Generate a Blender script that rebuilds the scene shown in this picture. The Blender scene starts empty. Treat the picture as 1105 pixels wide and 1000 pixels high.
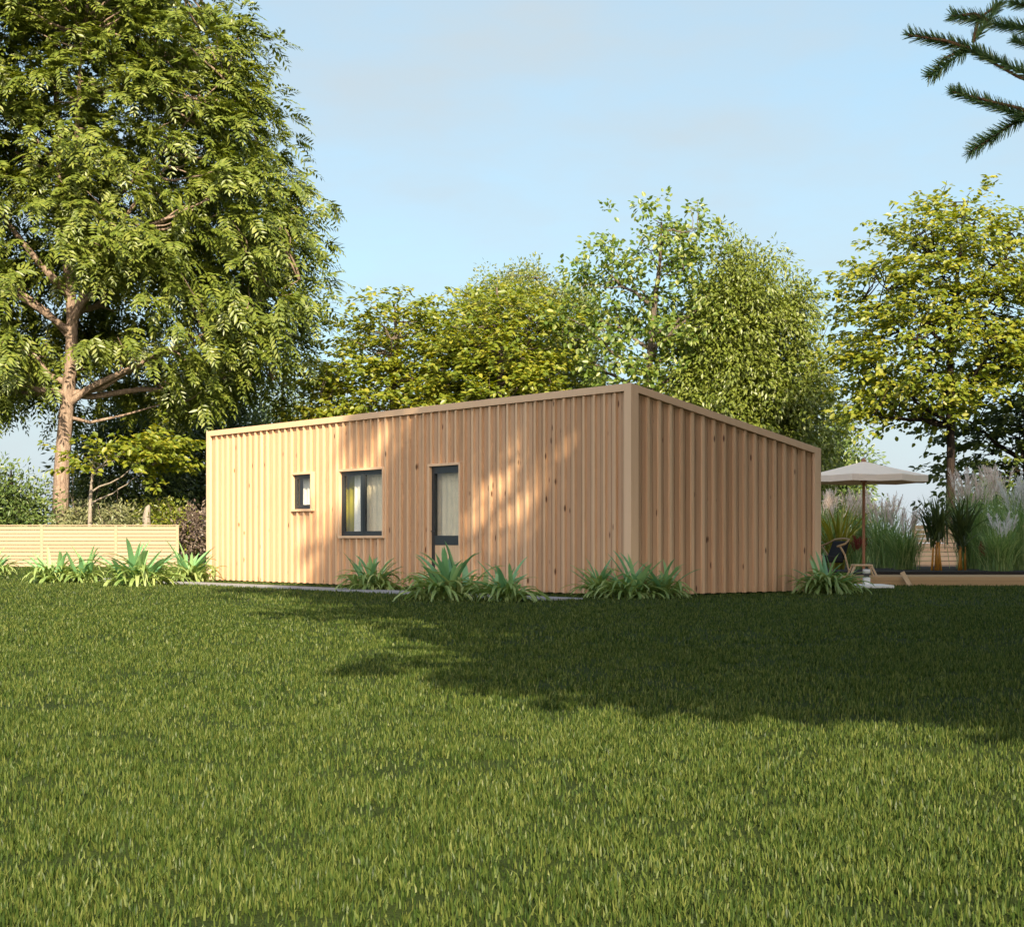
import bpy, math, random
import numpy as np
from mathutils import Vector, Matrix

S = bpy.context.scene
COL = S.collection
rng = np.random.default_rng(11)
random.seed(11)
R = math.radians

# ------------------------------------------------------------------ camera
F, CX, HY, EYE = 1720.0, 552.5, 585.0, 0.85          # focal length in photo px, centre column, horizon row, eye height
cam = bpy.data.cameras.new('camera')
cam.sensor_fit = 'HORIZONTAL'
cam.sensor_width = 36.0
cam.lens = F / 1105.0 * 36.0
cam.shift_y = (HY - 500.0) / 1105.0
cam.clip_start = 0.1
cam.clip_end = 3000.0
cam_o = bpy.data.objects.new('camera', cam)
cam_o.location = (0, 0, EYE)
cam_o.rotation_euler = (R(90), 0, 0)
COL.objects.link(cam_o)
S.camera = cam_o

# ------------------------------------------------------------------ light
SUN_AZ, SUN_EL = R(8.5), R(30.0)                     # behind the camera, a little to the right
sv = Vector((math.sin(SUN_AZ) * math.cos(SUN_EL), -math.cos(SUN_AZ) * math.cos(SUN_EL), math.sin(SUN_EL)))
sun = bpy.data.lights.new('sun', 'SUN')
sun.energy = 4.4
sun.angle = R(0.7)
sun.color = (1.0, 0.85, 0.60)
sun_o = bpy.data.objects.new('sun', sun)
sun_o.rotation_euler = sv.to_track_quat('Z', 'Y').to_euler()
COL.objects.link(sun_o)

W = bpy.data.worlds.new('World')
S.world = W
W.use_nodes = True
nt = W.node_tree
nt.nodes.clear()
out = nt.nodes.new('ShaderNodeOutputWorld')
bg = nt.nodes.new('ShaderNodeBackground')
sky = nt.nodes.new('ShaderNodeTexSky')
sky.sky_type = 'NISHITA'
sky.sun_disc = False
sky.sun_elevation = SUN_EL
sky.sun_rotation = math.atan2(sv.x, sv.y)
sky.air_density = 1.0
sky.dust_density = 2.5
sky.ozone_density = 1.0
bg.inputs['Strength'].default_value = 0.15
tc = nt.nodes.new('ShaderNodeTexCoord')
mp = nt.nodes.new('ShaderNodeMapping')
mp.inputs['Scale'].default_value = (1.0, 1.0, 3.0)
mp.inputs['Location'].default_value = (0.3, 0.0, 0.45)
ns = nt.nodes.new('ShaderNodeTexNoise')
ns.inputs['Scale'].default_value = 3.6
ns.inputs['Detail'].default_value = 5
ns.inputs['Roughness'].default_value = 0.58
rp = nt.nodes.new('ShaderNodeValToRGB')
rp.color_ramp.elements[0].position = 0.36
rp.color_ramp.elements[0].color = (0.05, 0.05, 0.05, 1)
rp.color_ramp.elements[1].position = 0.66
rp.color_ramp.elements[1].color = (0.7, 0.7, 0.7, 1)
mx = nt.nodes.new('ShaderNodeMix')
mx.data_type = 'RGBA'
mx.inputs['B'].default_value = (1.80, 1.98, 2.06, 1)
L = nt.links.new
# away from the sun the dome is an even pale blue; round the sun it keeps its bright glow
sx_ = nt.nodes.new('ShaderNodeSeparateXYZ')
mr = nt.nodes.new('ShaderNodeMapRange')
mr.inputs['From Min'].default_value = -0.35
mr.inputs['From Max'].default_value = 0.35
mr.inputs['To Max'].default_value = 0.7
m0 = nt.nodes.new('ShaderNodeMix')
m0.data_type = 'RGBA'
m0.inputs['B'].default_value = (1.06, 1.70, 1.96, 1)
L(tc.outputs['Generated'], sx_.inputs['Vector'])
L(sx_.outputs['Y'], mr.inputs['Value'])
L(mr.outputs['Result'], m0.inputs['Factor'])
L(sky.outputs['Color'], m0.inputs['A'])
L(tc.outputs['Generated'], mp.inputs['Vector'])
L(mp.outputs['Vector'], ns.inputs['Vector'])
L(ns.outputs['Fac'], rp.inputs['Fac'])
L(rp.outputs['Color'], mx.inputs['Factor'])
mh = nt.nodes.new('ShaderNodeMapRange')
mh.inputs['From Min'].default_value = 0.0
mh.inputs['From Max'].default_value = 0.11
mh.inputs['To Min'].default_value = 0.9
mh.inputs['To Max'].default_value = 0.0
m3 = nt.nodes.new('ShaderNodeMix')
m3.data_type = 'RGBA'
m3.inputs['B'].default_value = (2.2, 2.36, 2.56, 1)
L(sx_.outputs['Z'], mh.inputs['Value'])
L(mh.outputs['Result'], m3.inputs['Factor'])
L(m0.outputs['Result'], m3.inputs['A'])
L(m3.outputs['Result'], mx.inputs['A'])
L(mx.outputs['Result'], bg.inputs['Color'])
L(bg.outputs['Background'], out.inputs['Surface'])

S.view_settings.view_transform = 'Standard'
S.view_settings.look = 'None'
S.view_settings.gamma = 1.0
S.view_settings.use_curve_mapping = False
S.view_settings.exposure = 1.25
S.cycles.max_bounces = 8
S.cycles.transparent_max_bounces = 12

# ------------------------------------------------------------------ helpers: materials
def new_mat(name):
    m = bpy.data.materials.new(name)
    m.use_nodes = True
    m.node_tree.nodes.clear()
    return m, m.node_tree


def node(t, kind, **kw):
    n = t.nodes.new(kind)
    for k, v in kw.items():
        if k in n.inputs:
            n.inputs[k].default_value = v
        else:
            setattr(n, k, v)
    return n


def ramp(t, stops):
    n = t.nodes.new('ShaderNodeValToRGB')
    cr = n.color_ramp
    while len(cr.elements) < len(stops):
        cr.elements.new(0.5)
    for e, (p, c) in zip(cr.elements, stops):
        e.position = p
        e.color = (*c, 1) if len(c) == 3 else c
    return n


def plain(name, color, rough=0.6, spec=0.4, var=0.12, scale=6.0, bump=0.0, stretch=(1, 1, 1), metal=0.0):
    m, t = new_mat(name)
    o = node(t, 'ShaderNodeOutputMaterial')
    p = node(t, 'ShaderNodeBsdfPrincipled', Roughness=rough)
    p.inputs['Specular IOR Level'].default_value = spec
    p.inputs['Metallic'].default_value = metal
    c = node(t, 'ShaderNodeTexCoord')
    mpp = node(t, 'ShaderNodeMapping', Scale=stretch)
    n = node(t, 'ShaderNodeTexNoise', Scale=scale, Detail=6.0, Roughness=0.6)
    lo = tuple(x * (1 - var) for x in color)
    hi = tuple(min(1, x * (1 + var)) for x in color)
    r = ramp(t, [(0.3, lo), (0.7, hi)])
    k = t.links.new
    k(c.outputs['Object'], mpp.inputs['Vector'])
    k(mpp.outputs['Vector'], n.inputs['Vector'])
    k(n.outputs['Fac'], r.inputs['Fac'])
    k(r.outputs['Color'], p.inputs['Base Color'])
    if bump:
        b = node(t, 'ShaderNodeBump', Strength=bump, Distance=0.01)
        k(n.outputs['Fac'], b.inputs['Height'])
        k(b.outputs['Normal'], p.inputs['Normal'])
    k(p.outputs['BSDF'], o.inputs['Surface'])
    return m


def wood(name, stops, grain=(14, 14, 0.7), knots=True, rough=0.62, board_var=0.4):
    """timber: colour per board (mesh island), stretched grain, scattered knots"""
    m, t = new_mat(name)
    k = t.links.new
    o = node(t, 'ShaderNodeOutputMaterial')
    p = node(t, 'ShaderNodeBsdfPrincipled', Roughness=rough)
    p.inputs['Specular IOR Level'].default_value = 0.25
    c = node(t, 'ShaderNodeTexCoord')
    g = node(t, 'ShaderNodeNewGeometry')
    off = node(t, 'ShaderNodeCombineXYZ')
    ml = node(t, 'ShaderNodeMath', operation='MULTIPLY')
    ml.inputs[1].default_value = 37.0
    k(g.outputs['Random Per Island'], ml.inputs[0])
    for i in range(3):
        k(ml.outputs[0], off.inputs[i])
    add = node(t, 'ShaderNodeVectorMath', operation='ADD')
    k(c.outputs['Object'], add.inputs[0])
    k(off.outputs[0], add.inputs[1])
    mpp = node(t, 'ShaderNodeMapping', Scale=grain)
    k(add.outputs[0], mpp.inputs['Vector'])
    n1 = node(t, 'ShaderNodeTexNoise', Scale=2.2, Detail=7.0, Roughness=0.65, Distortion=0.6)
    k(mpp.outputs['Vector'], n1.inputs['Vector'])
    # board tone
    mixf = node(t, 'ShaderNodeMix', data_type='FLOAT')
    mixf.inputs['Factor'].default_value = board_var
    k(n1.outputs['Fac'], mixf.inputs['A'])
    k(g.outputs['Random Per Island'], mixf.inputs['B'])
    r = ramp(t, stops)
    k(mixf.outputs['Result'], r.inputs['Fac'])
    col = r.outputs['Color']
    if knots:
        mk = node(t, 'ShaderNodeMapping', Scale=(5.0, 5.0, 1.7))
        k(add.outputs[0], mk.inputs['Vector'])
        v = node(t, 'ShaderNodeTexVoronoi', Scale=1.0)
        k(mk.outputs['Vector'], v.inputs['Vector'])
        kr = ramp(t, [(0.055, (1, 1, 1)), (0.12, (0, 0, 0))])
        k(v.outputs['Distance'], kr.inputs['Fac'])
        mxk = node(t, 'ShaderNodeMix', data_type='RGBA')
        k(kr.outputs['Color'], mxk.inputs['Factor'])
        k(col, mxk.inputs['A'])
        mxk.inputs['B'].default_value = (0.13, 0.06, 0.03, 1)
        col = mxk.outputs['Result']
    k(col, p.inputs['Base Color'])
    b = node(t, 'ShaderNodeBump', Strength=0.25, Distance=0.004)
    k(n1.outputs['Fac'], b.inputs['Height'])
    k(b.outputs['Normal'], p.inputs['Normal'])
    k(p.outputs['BSDF'], o.inputs['Surface'])
    return m


def leafmat(name, stops, trans=0.4, gloss=0.05, patch=0.35, pscale=0.5):
    """foliage: colour per leaf plus slow patches over the plant, light passing through"""
    m, t = new_mat(name)
    k = t.links.new
    o = node(t, 'ShaderNodeOutputMaterial')
    g = node(t, 'ShaderNodeNewGeometry')
    c = node(t, 'ShaderNodeTexCoord')
    n = node(t, 'ShaderNodeTexNoise', Scale=pscale, Detail=3.0)
    k(c.outputs['Object'], n.inputs['Vector'])
    mf = node(t, 'ShaderNodeMix', data_type='FLOAT')
    mf.inputs['Factor'].default_value = patch
    k(g.outputs['Random Per Island'], mf.inputs['A'])
    k(n.outputs['Fac'], mf.inputs['B'])
    r = ramp(t, stops)
    k(mf.outputs['Result'], r.inputs['Fac'])
    d = node(t, 'ShaderNodeBsdfDiffuse')
    tr = node(t, 'ShaderNodeBsdfTranslucent')
    hs = node(t, 'ShaderNodeHueSaturation', Hue=0.485, Saturation=1.15, Value=1.25)
    gl = node(t, 'ShaderNodeBsdfGlossy', Roughness=0.42)
    m1 = node(t, 'ShaderNodeMixShader', Fac=trans)
    m2 = node(t, 'ShaderNodeMixShader', Fac=gloss)
    k(r.outputs['Color'], d.inputs['Color'])
    k(r.outputs['Color'], hs.inputs['Color'])
    k(hs.outputs['Color'], tr.inputs['Color'])
    k(d.outputs[0], m1.inputs[1])
    k(tr.outputs[0], m1.inputs[2])
    k(m1.outputs[0], m2.inputs[1])
    k(gl.outputs[0], m2.inputs[2])
    k(m2.outputs[0], o.inputs['Surface'])
    return m


def barkmat(name, lo, hi):
    m, t = new_mat(name)
    k = t.links.new
    o = node(t, 'ShaderNodeOutputMaterial')
    p = node(t, 'ShaderNodeBsdfPrincipled', Roughness=0.85)
    p.inputs['Specular IOR Level'].default_value = 0.15
    c = node(t, 'ShaderNodeTexCoord')
    mpp = node(t, 'ShaderNodeMapping', Scale=(9, 9, 1.6))
    n = node(t, 'ShaderNodeTexNoise', Scale=1.6, Detail=8.0, Roughness=0.7, Distortion=0.8)
    r = ramp(t, [(0.35, lo), (0.65, hi)])
    b = node(t, 'ShaderNodeBump', Strength=0.9, Distance=0.05)
    k(c.outputs['Object'], mpp.inputs['Vector'])
    k(mpp.outputs['Vector'], n.inputs['Vector'])
    k(n.outputs['Fac'], r.inputs['Fac'])
    k(r.outputs['Color'], p.inputs['Base Color'])
    k(n.outputs['Fac'], b.inputs['Height'])
    k(b.outputs['Normal'], p.inputs['Normal'])
    k(p.outputs['BSDF'], o.inputs['Surface'])
    return m


def glassmat(name):
    m, t = new_mat(name)
    k = t.links.new
    o = node(t, 'ShaderNodeOutputMaterial')
    lw = node(t, 'ShaderNodeLayerWeight', Blend=0.5)
    fr = node(t, 'ShaderNodeMath', operation='POWER')
    fr.inputs[1].default_value = 3.0
    k(lw.outputs['Facing'], fr.inputs[0])
    a = node(t, 'ShaderNodeMath', operation='MULTIPLY_ADD')
    a.inputs[1].default_value = 0.32
    a.inputs[2].default_value = 0.04
    tr = node(t, 'ShaderNodeBsdfTransparent', Color=(0.95, 0.95, 0.93, 1))
    gl = node(t, 'ShaderNodeBsdfGlossy', Roughness=0.0)
    mxx = node(t, 'ShaderNodeMixShader')
    k(fr.outputs[0], a.inputs[0])
    k(a.outputs[0], mxx.inputs[0])
    k(tr.outputs[0], mxx.inputs[1])
    k(gl.outputs[0], mxx.inputs[2])
    k(mxx.outputs[0], o.inputs['Surface'])
    return m


M = {}
M['clad'] = wood('larch_cladding', [(0.2, (0.601, 0.361, 0.201)), (0.5, (0.706, 0.455, 0.269)), (0.8, (0.788, 0.537, 0.335))])
M['under'] = wood('larch_under_boards_shaded', [(0.2, (0.440, 0.258, 0.142)), (0.5, (0.538, 0.330, 0.198)), (0.8, (0.623, 0.401, 0.247))])  # cladding tone darkened; recess shade between the battens is put into the colour
M['trim'] = wood('larch_trim', [(0.2, (0.720, 0.461, 0.279)), (0.8, (0.804, 0.535, 0.337))], knots=False, board_var=0.25)
M['fence'] = wood('pine_fence', [(0.2, (0.323, 0.245, 0.158)), (0.8, (0.391, 0.301, 0.202))], grain=(0.7, 14, 14), knots=False, board_var=0.5)
M['deckwood'] = wood('deck_timber', [(0.2, (0.36, 0.22, 0.11)), (0.8, (0.5, 0.33, 0.17))], grain=(0.7, 10, 10), knots=False)
M['palewood'] = wood('pale_wood', [(0.2, (0.5, 0.34, 0.2)), (0.8, (0.62, 0.45, 0.28))], knots=False)
M['teak'] = wood('teak_pole', [(0.2, (0.3, 0.13, 0.07)), (0.8, (0.4, 0.19, 0.1))], knots=False)
M['frame'] = plain('anthracite_frame', (0.022, 0.026, 0.03), rough=0.4, spec=0.5)
M['glass'] = glassmat('window_glass')
M['curtain'] = plain('curtain_linen', (0.78, 0.68, 0.50), rough=0.9, spec=0.1, scale=20, stretch=(4, 4, 0.5))
M['curtain_w'] = plain('curtain_white', (0.8, 0.79, 0.75), rough=0.9, spec=0.1)
M['olive'] = plain('olive_cloth', (0.312, 0.288, 0.022), rough=0.9, spec=0.1)
M['inner'] = plain('inner_plaster', (0.6, 0.57, 0.52), rough=0.9)
M['roof'] = plain('roof_membrane', (0.08, 0.08, 0.085), rough=0.8)
M['path'] = plain('path_concrete', (0.27, 0.265, 0.27), rough=0.9, scale=14, var=0.18, bump=0.2)
M['soil'] = plain('dark_soil', (0.02, 0.017, 0.014), rough=1.0, scale=30, var=0.4, bump=0.6)
M['canvas'] = plain('parasol_canvas', (0.850, 0.698, 0.561), rough=0.85, spec=0.1, var=0.03)
M['black'] = plain('black_fabric', (0.018, 0.018, 0.02), rough=0.8, spec=0.2)
M['white'] = plain('white_paint', (0.78, 0.76, 0.74), rough=0.5)
M['bark'] = barkmat('bark_warm', (0.16, 0.11, 0.085), (0.40, 0.30, 0.235))
M['bark_grey'] = barkmat('bark_grey', (0.07, 0.055, 0.045), (0.2, 0.16, 0.13))
M['bark_pale'] = barkmat('bark_pale', (0.210, 0.175, 0.140), (0.350, 0.301, 0.252))
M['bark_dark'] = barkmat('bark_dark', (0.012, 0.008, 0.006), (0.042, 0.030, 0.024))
M['cane'] = plain('orange_cane', (0.5, 0.22, 0.03), rough=0.5, stretch=(1, 1, 6))

M['leaf_ash'] = leafmat('leaf_ash', [(0.15, (0.080, 0.116, 0.016)), (0.55, (0.142, 0.182, 0.026)), (0.9, (0.227, 0.248, 0.045))], trans=0.25, pscale=0.25)
M['leaf_beech'] = leafmat('leaf_beech', [(0.15, (0.108, 0.164, 0.017)), (0.55, (0.210, 0.249, 0.026)), (0.9, (0.382, 0.354, 0.043))], trans=0.42)
M['leaf_lime'] = leafmat('leaf_lime', [(0.15, (0.085, 0.152, 0.026)), (0.6, (0.156, 0.221, 0.037)), (0.92, (0.283, 0.290, 0.054))], trans=0.4)
M['leaf_fine'] = leafmat('leaf_fine', [(0.15, (0.101, 0.141, 0.019)), (0.55, (0.161, 0.200, 0.029)), (0.9, (0.230, 0.257, 0.054))], trans=0.3)
M['leaf_mid'] = leafmat('leaf_mid', [(0.15, (0.084, 0.126, 0.022)), (0.6, (0.154, 0.189, 0.031)), (0.9, (0.252, 0.252, 0.049))], trans=0.35)
M['leaf_dark'] = leafmat('leaf_dark', [(0.15, (0.044, 0.074, 0.018)), (0.6, (0.083, 0.120, 0.024)), (0.9, (0.150, 0.173, 0.037))], trans=0.25)
M['leaf_ever'] = leafmat('leaf_ever', [(0.15, (0.060, 0.105, 0.030)), (0.6, (0.112, 0.165, 0.039)), (0.9, (0.195, 0.240, 0.068))], trans=0.2)
M['leaf_pale'] = leafmat('leaf_pale', [(0.15, (0.156, 0.180, 0.084)), (0.9, (0.288, 0.288, 0.132))], trans=0.3)
M['leaf_brown'] = leafmat('leaf_brown', [(0.15, (0.091, 0.065, 0.058)), (0.9, (0.208, 0.156, 0.111))], trans=0.2)
M['needle'] = leafmat('spruce_needle', [(0.15, (0.054, 0.119, 0.043)), (0.6, (0.108, 0.194, 0.069)), (0.95, (0.238, 0.302, 0.108))], trans=0.15, gloss=0.08)
M['twig'] = plain('spruce_twig', (0.12, 0.06, 0.03), rough=0.8)
M['fern'] = leafmat('fern_strap', [(0.1, (0.123, 0.283, 0.124)), (0.5, (0.217, 0.421, 0.180)), (0.9, (0.415, 0.590, 0.247))], trans=0.3, gloss=0.06, pscale=3)
M['fern_low'] = leafmat('fern_low', [(0.1, (0.165, 0.261, 0.066)), (0.5, (0.281, 0.379, 0.115)), (0.9, (0.446, 0.496, 0.192))], trans=0.35, gloss=0.05, pscale=3)
M['reed'] = leafmat('reed_blade', [(0.1, (0.122, 0.220, 0.062)), (0.6, (0.244, 0.365, 0.111)), (0.95, (0.537, 0.585, 0.244))], trans=0.3, patch=0.2)
M['reed_y'] = leafmat('reed_yellow', [(0.1, (0.156, 0.172, 0.019)), (0.9, (0.374, 0.328, 0.047))], trans=0.3)
M['reed_d'] = leafmat('reed_dark', [(0.1, (0.035, 0.069, 0.024)), (0.9, (0.118, 0.147, 0.039))], trans=0.2)
M['plume'] = leafmat('plume_pink', [(0.1, (0.596, 0.455, 0.398)), (0.9, (0.850, 0.800, 0.706))], trans=0.35, gloss=0.0)
M['plume_w'] = leafmat('plume_white', [(0.1, (0.578, 0.546, 0.504)), (0.9, (0.819, 0.788, 0.735))], trans=0.35, gloss=0.0)
M['plume_r'] = leafmat('plume_red', [(0.1, (0.22, 0.06, 0.045)), (0.9, (0.36, 0.13, 0.09))], trans=0.3, gloss=0.0)
M['grass'] = leafmat('grass_blade', [(0.05, (0.015, 0.032, 0.008)), (0.35, (0.043, 0.074, 0.014)), (0.7, (0.087, 0.115, 0.025)), (0.93, (0.146, 0.162, 0.045)), (1.0, (0.199, 0.188, 0.082))], trans=0.2, gloss=0.012, patch=0.22, pscale=0.7)

# lawn ground
m, t = new_mat('lawn_ground')
k = t.links.new
o_ = node(t, 'ShaderNodeOutputMaterial')
p_ = node(t, 'ShaderNodeBsdfPrincipled', Roughness=0.95)
p_.inputs['Specular IOR Level'].default_value = 0.1
c_ = node(t, 'ShaderNodeTexCoord')
n1 = node(t, 'ShaderNodeTexNoise', Scale=2.0, Detail=8.0, Roughness=0.7)
n2 = node(t, 'ShaderNodeTexNoise', Scale=60.0, Detail=4.0, Roughness=0.7)
mm = node(t, 'ShaderNodeMix', data_type='FLOAT', Factor=0.5)
rr = ramp(t, [(0.3, (0.018, 0.03, 0.008)), (0.5, (0.034, 0.052, 0.011)), (0.7, (0.055, 0.075, 0.016))])
bb = node(t, 'ShaderNodeBump', Strength=0.8, Distance=0.03)
k(c_.outputs['Object'], n1.inputs['Vector'])
k(c_.outputs['Object'], n2.inputs['Vector'])
k(n1.outputs['Fac'], mm.inputs['A'])
k(n2.outputs['Fac'], mm.inputs['B'])
k(mm.outputs['Result'], rr.inputs['Fac'])
k(rr.outputs['Color'], p_.inputs['Base Color'])
k(n2.outputs['Fac'], bb.inputs['Height'])
k(bb.outputs['Normal'], p_.inputs['Normal'])
k(p_.outputs['BSDF'], o_.inputs['Surface'])
M['lawn'] = m

# ------------------------------------------------------------------ helpers: geometry
def link(name, me, mat, parent=None, smooth=False):
    o = bpy.data.objects.new(name, me)
    COL.objects.link(o)
    if mat is not None:
        me.materials.append(mat)
    if parent is not None:
        o.parent = parent
    if smooth:
        me.polygons.foreach_set('use_smooth', np.ones(len(me.polygons), dtype=bool))
    return o


def mesh_np(name, verts, groups):
    """verts (N,3); groups: list of int arrays (M,k)"""
    me = bpy.data.meshes.new(name)
    verts = np.ascontiguousarray(verts, dtype=np.float32)
    me.vertices.add(len(verts))
    me.vertices.foreach_set('co', verts.ravel())
    groups = [g for g in groups if len(g)]
    loops = np.concatenate([g.ravel() for g in groups]).astype(np.int32)
    tot = np.concatenate([np.full(len(g), g.shape[1]) for g in groups]).astype(np.int32)
    start = np.concatenate([[0], np.cumsum(tot)[:-1]]).astype(np.int32)
    me.loops.add(len(loops))
    me.loops.foreach_set('vertex_index', loops)
    me.polygons.add(len(tot))
    me.polygons.foreach_set('loop_start', start)
    me.update(calc_edges=True)
    return me


class MB:
    """collects simple solids, builds one mesh"""
    def __init__(s):
        s.v = []
        s.f = []

    def add(s, verts, faces):
        b = len(s.v)
        s.v += [tuple(x) for x in verts]
        s.f += [tuple(i + b for i in f) for f in faces]
        return s

    def box(s, x0, x1, y0, y1, z0, z1):
        v = [(x, y, z) for z in (z0, z1) for y in (y0, y1) for x in (x0, x1)]
        return s.add(v, [(0, 2, 3, 1), (4, 5, 7, 6), (0, 1, 5, 4), (2, 6, 7, 3), (0, 4, 6, 2), (1, 3, 7, 5)])

    def hexa(s, bottom, top):
        """8-corner solid from two quads"""
        return s.add(list(bottom) + list(top), [(3, 2, 1, 0), (4, 5, 6, 7), (0, 1, 5, 4), (1, 2, 6, 5), (2, 3, 7, 6), (3, 0, 4, 7)])

    def bar(s, a, b, w, h, up=(0, 0, 1)):
        a, b = Vector(a), Vector(b)
        d = (b - a).normalized()
        u = Vector(up)
        if abs(d.dot(u)) > 0.95:
            u = Vector((1, 0, 0))
        sd = d.cross(u).normalized()
        u = sd.cross(d).normalized()
        q = lambda c: [c - sd * w / 2 - u * h / 2, c + sd * w / 2 - u * h / 2, c + sd * w / 2 + u * h / 2, c - sd * w / 2 + u * h / 2]
        return s.hexa(q(a), q(b))

    def tube(s, pts, rad, n=10, cap=True):
        pts = [Vector(p) for p in pts]
        if not hasattr(rad, '__len__'):
            rad = [rad] * len(pts)
        b = len(s.v)
        ref = Vector((0.3, 0.9, 0.1))
        for i, p in enumerate(pts):
            d = (pts[min(i + 1, len(pts) - 1)] - pts[max(i - 1, 0)]).normalized()
            if abs(d.dot(ref)) > 0.97:
                ref = Vector((1, 0, 0.1))
            e1 = d.cross(ref).normalized()
            e2 = d.cross(e1)
            for j in range(n):
                a = 2 * math.pi * j / n
                s.v.append(tuple(p + (e1 * math.cos(a) + e2 * math.sin(a)) * rad[i]))
        for i in range(len(pts) - 1):
            for j in range(n):
                s.f.append((b + i * n + j, b + i * n + (j + 1) % n, b + (i + 1) * n + (j + 1) % n, b + (i + 1) * n + j))
        if cap:
            s.f.append(tuple(b + j for j in reversed(range(n))))
            s.f.append(tuple(b + (len(pts) - 1) * n + j for j in range(n)))
        return s

    def build(s, name, mat, parent=None, bevel=0.0, smooth=False):
        me = bpy.data.meshes.new(name)
        me.from_pydata(s.v, [], s.f)
        me.update()
        o = link(name, me, mat, parent, smooth)
        if bevel:
            b = o.modifiers.new('bevel', 'BEVEL')
            b.width = bevel
            b.segments = 2
            b.limit_method = 'ANGLE'
        return o


def empty(name, loc, label, cat, group=None, rz=0.0):
    o = bpy.data.objects.new(name, None)
    o.empty_display_size = 0.3
    o.location = loc
    o.rotation_euler = (0, 0, rz)
    COL.objects.link(o)
    return tag(o, label, cat, group)


def tag(o, label, cat, group=None):
    o['label'] = label
    o['category'] = cat
    if group:
        o['group'] = group
    return o


def struct(o, kind='structure'):
    o['kind'] = kind
    return o


def at(px, py, Z):
    """world point seen at photo pixel (px, py) at distance Z"""
    return np.array(((px - CX) / F * Z, Z, EYE + (HY - py) / F * Z))


def gx(px, Z):
    return (px - CX) / F * Z


def norm(a):
    return a / np.maximum(np.linalg.norm(a, axis=-1, keepdims=True), 1e-9)


UP = np.array((0, 0, 1.0))

TEMPL = {  # (along, across, lift) and faces
    'ovate': (np.array([(0, 0, 0), (0.3, 0.46, 0.10), (0.7, 0.36, 0.06), (1, 0, -0.06), (0.7, -0.36, 0.06), (0.3, -0.46, 0.10)]), np.array([(0, 3, 2, 1), (0, 5, 4, 3)])),
    'diamond': (np.array([(0, 0, 0), (0.45, 0.5, 0.10), (1, 0, -0.03), (0.45, -0.5, 0.10)]), np.array([(0, 2, 1), (0, 3, 2)])),
    'strip': (np.array([(0, 0.5, 0), (0, -0.5, 0), (1, -0.15, 0), (1, 0.15, 0)]), np.array([(0, 1, 2, 3)])),
}


def leaf_arrays(P, D, Nn, Ln, Wd, templ):
    T, Fc = TEMPL[templ]
    n, kv = len(P), len(T)
    D = norm(D)
    Sd = norm(np.cross(D, Nn))
    N2 = np.cross(Sd, D)
    Ln = np.broadcast_to(Ln, (n,))[:, None, None]
    Wd = np.broadcast_to(Wd, (n,))[:, None, None]
    V = (P[:, None, :] + D[:, None, :] * (T[None, :, 0:1] * Ln) + Sd[:, None, :] * (T[None, :, 1:2] * Wd) + N2[:, None, :] * (T[None, :, 2:3] * Wd * 1.6))
    idx = (np.arange(n) * kv)[:, None, None] + Fc[None]
    return V.reshape(-1, 3), idx.reshape(-1, Fc.shape[1])


def leaf_mesh(name, batches):
    vs, gs, b = [], [], 0
    for V, I in batches:
        vs.append(V)
        gs.append(I + b)
        b += len(V)
    return mesh_np(name, np.concatenate(vs), gs)


def tubes_mesh(name, paths, sides=6):
    """paths: list of (pts (k,3), radii (k,))"""
    V, Q, b = [], [], 0
    ang = np.linspace(0, 2 * np.pi, sides, endpoint=False)
    for pts, rad in paths:
        pts = np.asarray(pts, float)
        d = norm(np.gradient(pts, axis=0))
        ref = np.array((0.37, 0.85, 0.21))
        e1 = norm(np.cross(d, ref))
        e2 = np.cross(d, e1)
        ring = pts[:, None, :] + (e1[:, None, :] * np.cos(ang)[None, :, None] + e2[:, None, :] * np.sin(ang)[None, :, None]) * np.asarray(rad)[:, None, None]
        kk = len(pts)
        V.append(ring.reshape(-1, 3))
        i = np.arange(kk - 1)[:, None] * sides
        j = np.arange(sides)[None, :]
        q = np.stack([i + j, i + (j + 1) % sides, i + sides + (j + 1) % sides, i + sides + j], -1).reshape(-1, 4)
        Q.append(q + b)
        b += kk * sides
    return mesh_np(name, np.concatenate(V), [np.concatenate(Q)])


def bez(a, c, b, n=8):
    u = np.linspace(0, 1, n)[:, None]
    return a * (1 - u) ** 2 + 2 * c * u * (1 - u) + b * u * u


def wobble(pts, amp, r=None):
    r = r or rng
    p = np.array(pts, float)
    p[1:-1] += r.normal(0, amp, (len(p) - 2, 3))
    return p


# ------------------------------------------------------------------ leaf arrangements
def spray_planar(C, O, r, m=14, shoot=0.9, leaf=0.2, width=0.62, droop=0.08, tilt=0.35, flat=1.0):
    n = len(C)
    A = norm(O * np.array((1, 1, 0.35)) + r.normal(0, 0.45, (n, 3)) * np.array((1, 1, 0.4 * flat)) - UP * droop)
    Sd = norm(np.cross(A, UP))
    u = r.uniform(0.05, 1, (n, m))
    sg = np.where(r.random((n, m)) < 0.5, -1.0, 1.0)
    off = r.uniform(0, 0.32, (n, m)) * (1.15 - u)
    P = C[:, None] + A[:, None] * (u * shoot)[..., None] + Sd[:, None] * (sg * off * shoot)[..., None] + r.normal(0, 0.05 * shoot, (n, m, 3))
    P[..., 2] -= droop * shoot * u * u
    D = A[:, None] * 0.6 + Sd[:, None] * (sg * 0.75)[..., None] + r.normal(0, 0.3, (n, m, 3)) - UP * 0.25
    N = UP * 0.8 + r.normal(0, tilt, (n, m, 3)) + sv_np * 0.6
    Ln = leaf * r.uniform(0.7, 1.25, n * m)
    return P.reshape(-1, 3), D.reshape(-1, 3), N.reshape(-1, 3), Ln, Ln * width


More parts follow.
